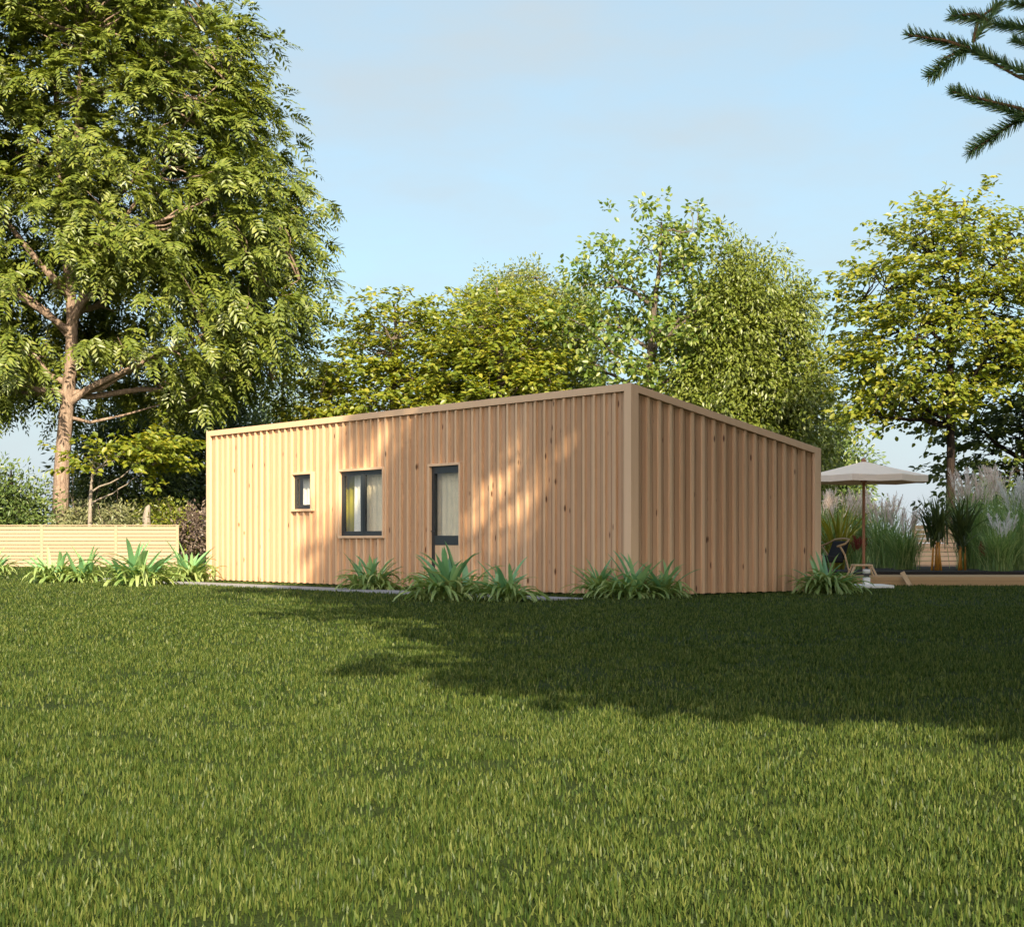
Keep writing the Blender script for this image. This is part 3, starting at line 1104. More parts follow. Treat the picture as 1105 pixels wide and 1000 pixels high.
# white bollard
bo = empty('garden_bollard', (gx(935, 30.15), 30.15, 0.05), 'small white garden bollard with a dark band on the pale slab', 'bollard')
MB().box(-0.06, 0.06, -0.06, 0.06, 0.0, 0.14).build('base', M['white'], bo, bevel=0.006)
MB().box(-0.045, 0.045, -0.045, 0.045, 0.141, 0.215).build('band', M['frame'], bo)
MB().box(-0.06, 0.06, -0.06, 0.06, 0.216, 0.29).build('cap', M['white'], bo, bevel=0.006)
# leaning plank
pl = MB().bar((0.07, -0.06, 0.0), (-0.07, 0.02, 0.27), 0.09, 0.03, up=(0, 1, 0)).build('wooden_plank', M['palewood'], bevel=0.004)
pl.location = (gx(977.5, 31.0), 31.0, 0.0)
tag(pl, 'short pale wooden plank leaning on the deck edge', 'plank')


# ------------------------------------------------------------------ strap-leaved plants
def ribbons(name, roots, dirs, lens, widths, droops, mat, parent, seg=6, fold=0.25, taper=0.8, mid=0.35):
    """arched leaf blades: vectorised; each blade is one island"""
    n = len(roots)
    u = np.linspace(0, 1, seg + 1)
    hd = norm(dirs * np.array((1, 1, 0)) + 1e-6)
    el = np.arctan2(dirs[:, 2], np.linalg.norm(dirs[:, :2], axis=1))
    P = np.zeros((n, seg + 1, 3))
    P[:, 0] = roots
    Tn = np.zeros((n, seg + 1, 3))
    for i in range(seg + 1):
        e = el - droops * (u[i] ** 1.4)
        Tn[:, i] = hd * np.cos(e)[:, None] + UP * np.sin(e)[:, None]
        if i:
            P[:, i] = P[:, i - 1] + Tn[:, i] * (lens / seg)[:, None]
    Sd = norm(np.cross(hd, UP))[:, None]
    Nn = np.cross(np.broadcast_to(Sd, Tn.shape), Tn)
    prof = np.minimum(1, (u / mid) * 0.55 + 0.45) * np.where(u > mid, np.sqrt(np.clip(1 - ((u - mid) / (1 - mid)) ** 2, 0, 1)) * taper + (1 - taper) * (1 - u), 1)
    wv = widths[:, None] * prof[None]
    Lv = P + Sd * (wv / 2)[..., None] + Nn * (wv * fold)[..., None]
    Rv = P - Sd * (wv / 2)[..., None] + Nn * (wv * fold)[..., None]
    V = np.stack([Lv, P, Rv], 2).reshape(n, -1, 3)
    kv = (seg + 1) * 3
    fs = []
    for i in range(seg):
        a = i * 3
        fs += [(a, a + 3, a + 4, a + 1), (a + 1, a + 4, a + 5, a + 2)]
    I = (np.arange(n) * kv)[:, None, None] + np.array(fs)[None]
    return link(name, mesh_np(name, V.reshape(-1, 3), [I.reshape(-1, 4)]), mat, parent, smooth=True)


def ang_dirs(n, r, e0, e1, az0=0, az1=2 * np.pi):
    az = r.uniform(az0, az1, n)
    e = r.uniform(e0, e1, n)
    return np.stack([np.cos(az) * np.cos(e), np.sin(az) * np.cos(e), np.sin(e)], 1)


def fern(px, py, size, seed, label, tall=9, low=26, group='strap leaved clumps round the house', spread=1.0):
    r = np.random.default_rng(seed)
    Zc = EYE * F / (py - HY)
    root = empty('fern_plant', (gx(px, Zc), Zc, 0.0), label, 'plant', group)
    n = int(tall * 2.0)
    d = ang_dirs(n, r, R(40), R(86))
    ro = np.stack([r.normal(0, 0.07 * spread, n), r.normal(0, 0.05, n), np.zeros(n)], 1) * size
    ribbons('upright_leaf', ro, d, size * r.uniform(0.6, 0.98, n), size * r.uniform(0.07, 0.115, n), r.uniform(0.1, 0.8, n), M['fern'], root, seg=7, mid=0.45)
    n = int(low * 3.2)
    d = ang_dirs(n, r, R(35), R(80))
    ro = np.stack([r.normal(0, 0.11 * spread, n), r.normal(0, 0.08, n), np.zeros(n)], 1) * size
    ribbons('arching_leaf', ro, d, size * r.uniform(0.5, 0.95, n), size * r.uniform(0.05, 0.085, n), r.uniform(1.3, 2.5, n), M['fern_low'], root, seg=8, mid=0.4)
    return root


G1 = 'strap leaved clumps by the long wall'
G2 = 'strap leaved clumps in front of the cream fence'
fern(400, 637, 0.88, 1, 'bushy green strap leaved plant under the wide window', 12, 36, G1, 1.6)
fern(484, 647.5, 1.0, 2, 'largest strap leaved plant, standing in front of the glazed door', 14, 40, G1, 1.6)
fern(547, 649, 0.85, 3, 'strap leaved plant with upright spears just right of the one at the door', 9, 22, G1, 1.0)
G3 = 'strap leaved clumps at the near house corner'
fern(648, 644, 0.80, 4, 'strap leaved plant left of the house corner board, with a leaf reaching left', 9, 24, G3)
fern(682, 645.5, 0.88, 5, 'strap leaved plant right at the foot of the house corner board', 10, 30, G3, 1.2)
fern(715, 645, 0.78, 6, 'strap leaved plant on the end wall side of the corner clumps', 10, 24, G3)
fern(893, 640.5, 0.85, 7, 'strap leaved plant with tall spears at the far end of the end wall', 9, 60, None, 1.4)
fern(58, 628.5, 1.05, 8, 'leftmost full strap leaved plant in front of the cream fence', 8, 26, G2, 1.2)
fern(92, 628.5, 1.0, 9, 'small strap leaved plant second from left before the cream fence', 7, 22, G2)
fern(150, 632, 1.25, 10, 'largest spiky strap leaved plant before the cream fence', 11, 30, G2, 1.6)
fern(203, 628, 1.1, 11, 'strap leaved plant between the cream fence end and the house', 9, 26, G2, 1.2)
fern(-6, 620, 1.0, 12, 'strap leaved plant cut off by the left picture edge', 5, 20, G2)


# ------------------------------------------------------------------ ornamental grasses and canes at the right
def reed(px, Zc, top_py, spread_px, seed, label, n=260, plumes=26, mat='reed', pmat='plume', z0=0.24, group='tall ornamental grasses behind the deck', plen=0.42):
    r = np.random.default_rng(seed)
    root = empty('ornamental_grass', (gx(px, Zc), Zc, z0), label, 'ornamental grass', group)
    h = EYE + (HY - top_py) / F * Zc - z0
    sp = spread_px / F * Zc
    d = norm(np.stack([r.normal(0, 0.5 * sp / h, n), r.normal(0, 0.5 * sp / h, n), np.ones(n)], 1))
    ro = np.stack([r.normal(0, 0.22 * sp, n), r.normal(0, 0.22 * sp, n), np.zeros(n)], 1)
    ribbons('blade', ro, d, h * r.uniform(0.45, 0.95, n), r.uniform(0.012, 0.022, n), r.uniform(0.1, 1.1, n), M[mat], root, seg=6, fold=0.15, mid=0.3)['kind'] = 'stuff'
    if plumes:
        k = plumes
        d = norm(np.stack([r.normal(0, 0.42 * sp / h, k), r.normal(0, 0.42 * sp / h, k), np.ones(k)], 1))
        ro = np.stack([r.normal(0, 0.2 * sp, k), r.normal(0, 0.2 * sp, k), np.zeros(k)], 1)
        Ls = h * r.uniform(0.78, 1.02, k)
        # stems as thin ribbons and plumes as feathered spikes
        ribbons('stem', ro, d, Ls, np.full(k, 0.009), np.full(k, 0.35), M[mat], root, seg=6, mid=0.95)['kind'] = 'stuff'
        hd = norm(d * np.array((1, 1, 0)) + 1e-6)
        el = np.arctan2(d[:, 2], np.linalg.norm(d[:, :2], axis=1)) - 0.2
        ax = hd * np.cos(el)[:, None] + UP * np.sin(el)[:, None]
        tip = ro + d * Ls[:, None] * 0.97 - UP * 0.02
        q = 60 if pmat == 'plume_w' else 30
        u = r.random((k, q))
        P = (tip - ax * plen * 0.75)[:, None] + ax[:, None] * (u * plen * 0.9)[..., None]
        D = ax[:, None] + r.normal(0, 0.33, (k, q, 3))
        N = r.normal(0, 1, (k, q, 3))
        Ln = 0.17 * plen / 0.42 * (1.05 - 0.6 * u) * r.uniform(0.7, 1.2, (k, q))
        V, I = leaf_arrays(P.reshape(-1, 3), D.reshape(-1, 3), N.reshape(-1, 3), Ln.ravel(), 0.016, 'strip')
        link('plume', leaf_mesh('plume', [(V, I)]), M[pmat], root)['kind'] = 'stuff'
    return root


reed(895, 38.5, 528, 26, 21, 'pale green tall grass showing between the house end and the yellow sword plant', 420, 34)
reed(925, 39.0, 527, 24, 22, 'feathery tall grass directly behind the parasol pole', 420, 36)
reed(953, 38.0, 532, 26, 23, 'plumed tall grass right of the parasol pole', 420, 36)
reed(976, 35.6, 548, 24, 24, 'fountain shaped green grass with bare stalks, behind the leaning plank', 420, 16)
reed(1048, 36.6, 505, 28, 25, 'tallest pink plumed grass, behind the right cane clump', 520, 48)
reed(1072, 38.0, 503, 24, 26, 'pink plumed grass under the dark tree, second tallest', 420, 40)
reed(1100, 35.0, 512, 26, 27, 'big grass with thick white plumes at the right edge', 520, 16, pmat='plume_w', plen=0.6)
reed(1078, 33.8, 552, 24, 28, 'low grey green grass with a few white tassels at the front right', 460, 9, pmat='plume_w', plen=0.4)
reed(1063, 34.6, 583, 12, 29, 'small grass clump with reddish seed heads among the green grasses', 80, 22, pmat='plume_r', plen=0.3)
reed(926, 35.8, 578, 12, 30, 'small clump of reddish seed heads behind the wooden stool', 60, 20, pmat='plume_r', plen=0.26)
reed(1128, 36.0, 510, 26, 31, 'tall plumed grass cut by the right picture edge', 300, 20)


def sword(px, Zc, top_py, seed, label, cat, mat, n, width, spread, z0=0.24, canes=0, cane_top=None, name='sword_leaf_plant'):
    r = np.random.default_rng(seed)
    root = empty(name, (gx(px, Zc), Zc, z0), label, cat)
    h = EYE + (HY - top_py) / F * Zc - z0
    zb = 0.0
    if canes:
        ct = EYE + (HY - cane_top) / F * Zc - z0
        mb = MB()
        for i in range(canes):
            x, y = r.normal(0, 0.09), r.normal(0, 0.06)
            dx = r.normal(0, 0.05)
            mb.tube([(x, y, -0.05), (x + dx * 0.5, y, ct * 0.6), (x + dx, y, ct * 1.3)], [0.028, 0.024, 0.018], 7)
        mb.build('cane', M['cane'], root, smooth=True)['kind'] = 'stuff'
        zb = ct * 0.9
    d = norm(np.stack([r.normal(0, spread, n), r.normal(0, spread, n), np.ones(n)], 1))
    ro = np.stack([r.normal(0, 0.08, n), r.normal(0, 0.08, n), zb + (r.uniform(0, 0.35, n) * h if canes else np.zeros(n))], 1)
    ln = (h - ro[:, 2]) * r.uniform(0.3, 1.05, n)
    ribbons('leaf', ro, d, ln, width * r.uniform(0.7, 1.2, n), r.uniform(0.0, 1.1, n), M[mat], root, seg=5, mid=0.4)['kind'] = 'stuff'
    return root


sword(905, 36.0, 527, 41, 'yellow green upright sword leaved plant left of the parasol pole', 'plant', 'reed_y', 60, 0.06, 0.16)
sword(1010, 34.5, 530, 42, 'dark leaved plant on orange canes, left one of two', 'cane plant', 'reed_d', 110, 0.05, 0.30, canes=5, cane_top=592, name='cane_plant')
sword(1037, 34.8, 528, 43, 'dark leaved plant on orange canes, right one under the pink plumes', 'cane plant', 'reed_d', 110, 0.05, 0.30, canes=4, cane_top=595, name='cane_plant')

# ================================================================== TREES
def px_line(pts, Zd):
    """[(px, py, depth offset px)] -> world polyline"""
    o = []
    for p in pts:
        w = p[2] if len(p) > 2 else 0
        s = Zd / F
        o.append(((p[0] - CX) * s, Zd + w * s, EYE + (HY - p[1]) * s))
    return np.array(o)


# --- big ash-like tree at the left
r = np.random.default_rng(101)
TZ = 58.5
polyA = [(-150, -130), (90, -190), (225, -70), (262, 5), (306, 42), (296, 80), (314, 120), (310, 150), (346, 178), (342, 208), (358, 235), (356, 262), (380, 292), (374, 325), (352, 348), (352, 378), (322, 396), (308, 425), (266, 440), (234, 460), (180, 470), (150, 450), (112, 442), (96, 464), (60, 442), (40, 464), (10, 468), (-30, 460), (-110, 430), (-170, 300), (-190, 100)]
clA = np.concatenate([crown_clumps(polyA, TZ, 120, 470, r, inset=27, shell=0.3), crown_clumps(polyA, TZ, 80, 260, r, inset=34, shell=0.8)])
pxa = clA[:, 0] / (TZ / F) + CX
pya = HY - (clA[:, 2] - EYE) / (TZ / F)
trk = np.interp(pya, [240, 300, 345, 440], [68, 76, 78, 73])
front = clA[:, 1] < TZ + 0.5
clA = clA[~(front & (((np.abs(pxa - trk) < 34) & (pya > 225) & (pya < 480)) | ((pxa > 50) & (pxa < 150) & (pya > 385))))]
g0 = np.array((gx(64, TZ), TZ, 0.0))
trunkA = np.concatenate([[g0], px_line([(65, 560), (67, 500), (72, 440), (77, 390), (78, 345), (75, 300), (68, 240), (64, 170), (60, 90), (58, 0), (56, -90)], TZ)])
limA = [(px_line([(73, 437), (98, 420, -10), (140, 402, -20), (190, 380, -30), (240, 360, -40)], TZ), 0.15),
        (px_line([(78, 350), (97, 312, -15), (112, 282, -25), (150, 235, -40), (200, 180, -50)], TZ), 0.18),
        (px_line([(74, 450), (95, 455, 10), (130, 446, 20), (180, 430, 30)], TZ), 0.08),
        (px_line([(76, 320), (50, 290, -20), (22, 250, -40), (-20, 190, -60)], TZ), 0.17),
        (px_line([(77, 365), (48, 335, 10), (0, 300, 20), (-60, 260, 30)], TZ), 0.15),
        (px_line([(70, 250), (90, 200, -30), (100, 140, -60), (110, 60, -80)], TZ), 0.16),
        (px_line([(75, 300), (120, 255, 20), (190, 215, 40), (260, 190, 50)], TZ), 0.15)]
tree('ash_tree', 'huge broad tree with feathery leaves and a thick pinkish trunk behind the cream fence', 'tree', g0, trunkA, 0.33, clA,
     lambda C, O, q: spray_pinnate(C, O, q, m=5, rachis=0.82, pairs=6, leaf=0.27, width=0.33), 'diamond', M['leaf_ash'], M['bark'], r,
     per=6, clump_r=0.62, n_limbs=18, limbs=limA, twig=0.025, bare=30)


def simple_tree(seed, name, label, Zd, base_px, poly, thick, ncl, leaf_fn, templ, leaf, bark, trunk_px, r_tr, per=6, clump_r=0.6, inset=4, shell=0.5, n_limbs=12, twig=0.018, squash=0.6, group=None, bare=0, cat='tree', inner=0):
    q = np.random.default_rng(seed)
    cl = crown_clumps(poly, Zd, thick, ncl, q, inset=inset, shell=shell)
    if inner:
        cl = np.concatenate([cl, crown_clumps(poly, Zd, thick * 0.5, inner, q, inset=inset + 16, shell=0.8)])
    g = np.array((gx(base_px, Zd), Zd, 0.0))
    tk = np.concatenate([[g], px_line(trunk_px, Zd)])
    return tree(name, label, cat, g, tk, r_tr, cl, leaf_fn, templ, M[leaf], M[bark], q, per=per, clump_r=clump_r, n_limbs=n_limbs, twig=twig, squash=squash, group=group, bare=bare)


planar = lambda m=14, shoot=0.9, leaf=0.22, **kw: (lambda C, O, q: spray_planar(C, O, q, m=m, shoot=shoot, leaf=leaf, **kw))
cloud = lambda m=26, rad=0.5, leaf=0.16, **kw: (lambda C, O, q: spray_cloud(C, O, q, m=m, rad=rad, leaf=leaf, **kw))
tuft = lambda m=8, leaf=0.3, **kw: (lambda C, O, q: spray_tuft(C, O, q, m=m, leaf=leaf, **kw))

# yellow-green beech behind the long wall, left
simple_tree(201, 'beech_tree', 'yellow green layered tree behind the middle of the long roof', 62.0, 425,
            [(322, 560), (326, 440), (345, 412), (338, 395), (360, 378), (352, 352), (380, 342), (398, 326), (425, 316), (448, 326), (470, 340), (500, 345), (520, 400), (520, 560)], 75, 330,
            planar(15, 1.0, 0.23), 'ovate', 'leaf_beech', 'bark_grey', [(425, 560), (426, 480), (424, 420), (428, 370), (426, 330)], 0.3, per=5, clump_r=0.5, squash=0.4, bare=10)
# second beech, taller, mixed with a finer crown
simple_tree(202, 'beech_tree', 'yellow green layered tree right of centre, overlapping the rounded olive tree', 60.0, 545,
            [(455, 560), (462, 400), (468, 350), (488, 330), (500, 312), (535, 305), (570, 330), (600, 352), (612, 400), (620, 560)], 72, 330,
            planar(15, 1.0, 0.22), 'ovate', 'leaf_beech', 'bark_grey', [(545, 560), (543, 480), (540, 400), (538, 340), (536, 310)], 0.28, per=5, clump_r=0.5, squash=0.4)
simple_tree(203, 'rounded_tree', 'rounded olive green tree with a spiky top behind the long roof', 66.0, 590,
            [(500, 560), (505, 330), (520, 305), (542, 292), (548, 276), (556, 290), (578, 284), (600, 300), (622, 306), (636, 330), (645, 360), (655, 420), (660, 560)], 80, 330,
            cloud(40, 0.5, 0.16), 'diamond', 'leaf_mid', 'bark_grey', [(590, 560), (588, 470), (584, 400), (582, 330)], 0.3, per=5, clump_r=0.5)
# airy lime with visible branches
simple_tree(204, 'lime_tree', 'airy tree with open twiggy top, tallest behind the house corner', 58.5, 695,
            [(650, 560), (640, 440), (624, 398), (606, 352), (604, 336), (636, 344), (616, 300), (640, 302), (632, 282), (652, 274), (668, 250), (664, 240), (684, 244), (702, 226), (716, 234), (738, 224), (752, 240), (768, 250), (764, 274), (776, 280), (764, 294), (780, 308), (780, 380), (760, 450), (750, 560)], 70, 150,
            tuft(18, 0.22, spread=0.45), 'ovate', 'leaf_lime', 'bark_grey', [(695, 560), (698, 470), (700, 400), (706, 330), (712, 285), (714, 240)], 0.24, per=4, clump_r=0.62, n_limbs=26, twig=0.022, bare=40, shell=0.8)
# feathery tree
simple_tree(205, 'locust_tree', 'dense feathery olive tree with drooping clumps above the end wall', 59.5, 800,
            [(690, 560), (700, 440), (712, 380), (738, 308), (768, 270), (802, 268), (826, 288), (856, 292), (862, 308), (880, 326), (882, 348), (898, 364), (894, 392), (910, 406), (904, 432), (912, 470), (916, 510), (900, 560)], 90, 105,
            cloud(30, 0.38, 0.19, width=0.42, droop=0.9, squash=1.3), 'diamond', 'leaf_fine', 'bark_grey', [(800, 560), (798, 470), (795, 400), (790, 330), (788, 285)], 0.32, per=26, clump_r=0.46, squash=1.5, shell=0.12, inset=24, bare=14, inner=60)
# right tree
simple_tree(206, 'beech_tree', 'bright yellow green tree with a dark bare trunk behind the parasol', 48.0, 1025,
            [(912, 500), (896, 478), (898, 440), (910, 418), (890, 392), (892, 352), (912, 336), (900, 306), (898, 290), (926, 270), (944, 256), (926, 240), (944, 222), (966, 224), (988, 206), (1012, 204), (1040, 191), (1060, 202), (1078, 226), (1108, 246), (1150, 270), (1165, 350), (1130, 400), (1095, 432), (1062, 446), (1050, 478), (1012, 468), (985, 452), (960, 466), (938, 476), (928, 496)], 85, 400,
            planar(13, 0.8, 0.19, droop=0.12), 'ovate', 'leaf_beech', 'bark_dark', [(1026, 520), (1026, 440), (1025, 380), (1030, 320), (1038, 260), (1040, 215)], 0.15, per=4, clump_r=0.40, squash=0.35, n_limbs=24, shell=0.5, bare=20, inset=20)
simple_tree(207, 'dark_tree', 'dark dense tree at the right edge, lower than its yellow neighbour', 52.0, 1110,
            [(1032, 540), (1036, 450), (1052, 404), (1075, 372), (1105, 345), (1150, 335), (1195, 400), (1200, 540)], 80, 160,
            planar(14, 0.9, 0.24), 'ovate', 'leaf_dark', 'bark_dark', [(1110, 530), (1108, 450), (1110, 360)], 0.25, per=5, clump_r=0.5, squash=0.4)
simple_tree(208, 'dark_tree', 'small dark tree beyond the back corner of the house, left of the parasol', 66.0, 905,
            [(868, 560), (872, 470), (890, 455), (905, 440), (920, 462), (928, 490), (935, 560)], 40, 90,
            cloud(24, 0.6, 0.22), 'diamond', 'leaf_ever', 'bark_dark', [(905, 545), (905, 480), (905, 450)], 0.2, per=4, clump_r=0.4)
# left background
simple_tree(209, 'evergreen_tree', 'bushy mid green evergreen behind the fence at the left edge', 56.0, 15,
            [(-70, 600), (-66, 520), (-40, 492), (-12, 505), (6, 496), (22, 506), (36, 520), (38, 540), (42, 600)], 24, 150,
            cloud(26, 0.55, 0.2, width=0.35, droop=0.3), 'diamond', 'leaf_ever', 'bark_dark', [(12, 570), (12, 530), (12, 505)], 0.16, per=4, clump_r=0.4)
simple_tree(210, 'maple_tree', 'slender tree with a pale trunk and sparse bright yellow leaves behind the fence', 55.3, 97,
            [(86, 508), (88, 488), (110, 480), (130, 478), (150, 462), (165, 470), (188, 468), (196, 482), (180, 500), (172, 512), (160, 504), (140, 506), (120, 500), (104, 506)], 30, 46,
            planar(13, 0.75, 0.24), 'ovate', 'leaf_beech', 'bark_pale', [(97, 560), (98, 530), (100, 510), (120, 494), (150, 480)], 0.085, per=3, clump_r=0.4, n_limbs=4)
simple_tree(211, 'evergreen_tree', 'dark evergreen behind the pale slender trunk, between the fence posts', 68.0, 130,
            [(78, 600), (82, 530), (90, 480), (115, 440), (150, 420), (185, 440), (196, 500), (190, 600)], 55, 260,
            cloud(24, 0.65, 0.24, width=0.35), 'diamond', 'leaf_dark', 'bark_dark', [(130, 570), (132, 500), (140, 430)], 0.22, per=4, clump_r=0.5)
simple_tree(212, 'evergreen_tree', 'tall dark evergreen just left of the far house end', 72.0, 215,
            [(170, 600), (176, 500), (190, 440), (215, 412), (250, 405), (275, 430), (290, 480), (292, 600)], 60, 300,
            cloud(24, 0.65, 0.24, width=0.35), 'diamond', 'leaf_dark', 'bark_dark', [(215, 570), (216, 500), (225, 420)], 0.25, per=4, clump_r=0.5)
simple_tree(213, 'pine_tree', 'hazy grey green tree seen between the big tree and the roof', 85.0, 300,
            [(255, 600), (262, 470), (280, 430), (300, 402), (316, 392), (324, 420), (334, 445), (345, 600)], 45, 200,
            cloud(26, 0.8, 0.24, width=0.3), 'diamond', 'leaf_ever', 'bark_dark', [(300, 570), (302, 480), (306, 400)], 0.25, per=4, clump_r=0.5)
GS = 'shrubs behind the cream fence'
for sd_, px_, Zs, w_, top_, lf, lab in ((301, 88, 56.5, 12, 546, 'leaf_pale', 'pale yellowish shrub behind the fence right of the thick trunk'), (302, 128, 56, 18, 546, 'leaf_pale', 'pale twiggy shrub behind the fence, left of the grey stump'),
                                        (303, 182, 56, 16, 536, 'leaf_beech', 'yellow green shrub behind the right end of the fence'), (304, 208, 56, 18, 552, 'leaf_brown', 'brown purple shrub in the gap between fence and house')):
    simple_tree(sd_, 'shrub', lab, float(Zs), px_, [(px_ - w_, 612), (px_ - w_ * 0.9, top_ + 20), (px_ - w_ * 0.4, top_), (px_ + w_ * 0.3, top_ + 4), (px_ + w_ * 0.9, top_ + 22), (px_ + w_, 612)], 22, 70,
                cloud(22, 0.4, 0.16, width=0.35), 'diamond', lf, 'bark_grey', [(px_, 600), (px_ + 2, 570), (px_, top_ + 5)], 0.06, per=3, clump_r=0.3, n_limbs=6, inset=2, group=GS, bare=20, cat='shrub')
# grey stump
sp = MB().tube([(0, 0, 0), (0.02, 0, 1.2), (0.0, 0, 1.75), (0.05, 0, 2.05), (0.09, 0, 2.14)], [0.22, 0.17, 0.13, 0.09, 0.03], 10).build('tree_stump', M['bark_pale'], smooth=True)
sp.location = (gx(158, 55.2), 55.2, 0)
tag(sp, 'pale grey broken tree trunk just above the fence', 'tree stump')

# --- trees outside the frame at the right whose crowns shade the lawn and the house
SHADE = [(-4.5, 60), (-4.8, 38), (-4.8, 33), (-4.2, 28), (-2.1, 18.4), (-1.0, 14), (-0.5, 11.4), (-0.05, 9.75), (0.9, 8.75), (1.9, 8.1), (2.3, 7.1), (3.2, 5.8), (7, 3), (40, 3), (40, 60)]  # wanted shadow outline on the ground; unseen crowns are trimmed to fit it
GAPS = []       # sun paths cut through the near crown to put light patches on the wall
for px_, py_ in ((425, 470), (452, 455), (400, 500), (440, 560), (495, 572), (515, 545), (540, 518), (566, 494), (594, 468), (525, 598), (550, 585), (575, 570), (600, 540), (628, 500)):
    Zw = None
    rx_ = (px_ - CX) / F
    t_ = (HC[0] - rx_ * HC[1]) / (rx_ * uy[1] - uy[0])
    w_ = HC + uy * t_
    GAPS.append(np.array((w_[0], w_[1], EYE + (HY - py_) / F * w_[1])))


def shade_tree(seed, x, y, h0, h1, rad, ncl, label, leafsize=0.3, gap=0.0):
    q = np.random.default_rng(seed)
    v = norm(q.normal(0, 1, (ncl, 3))) * (q.random((ncl, 1)) ** 0.35)
    cl = np.array((x, y, (h0 + h1) / 2)) + v * np.array((rad, rad, (h1 - h0) / 2))
    if gap:
        for p in GAPS:
            d = cl - p
            perp = np.linalg.norm(d - (d @ sv_np)[:, None] * sv_np, axis=1)
            cl = cl[perp > gap * q.uniform(0.45, 1.25, len(cl))]
    sh = np.stack([cl[:, 0] - cl[:, 2] * sv_np[0] / sv_np[2], cl[:, 1] - cl[:, 2] * sv_np[1] / sv_np[2]], 1)
    cl = cl[poly_inside(sh, SHADE) & (poly_dist(sh, SHADE) > q.uniform(0.2, 1.7, len(sh)))]
    g = np.array((x, y, 0.0))
    tk = np.array([g, (x, y, h0 * 0.5), (x + 0.1, y, h0), (x, y, (h0 + h1) / 2), (x, y, h1 - 0.5)])
    return tree('oak_tree', label, 'tree', g, tk, 0.3, cl, tuft(11, leafsize, spread=0.5), 'ovate', M['leaf_mid'], M['bark_grey'], q, per=5, clump_r=0.5, n_limbs=14, twig=0.02)


shade_tree(401, 4.2, 5.5, 6.0, 19.0, 5.6, 620, 'spreading tree right of the camera, nearest to the spruce', 0.36, gap=0.72)
shade_tree(402, 10.8, 13.0, 3.5, 14.5, 5.6, 420, 'round crowned tree further right along the lawn', 0.4)
shade_tree(403, 15.6, 21.0, 3.0, 15.0, 6.2, 420, 'round crowned tree farthest right, level with the house', 0.4)
shade_tree(404, 8.5, 3.5, 3.0, 10.0, 4.2, 280, 'lower round tree between the spreading tree and the far ones', 0.4)
shade_tree(405, 4.8, 0.2, 2.6, 8.6, 3.6, 420, 'small round tree right behind the camera', 0.36)
shade_tree(406, 8.4, 8.0, 7.5, 17.0, 3.6, 240, 'tall narrow tree beside the spreading one', 0.4)


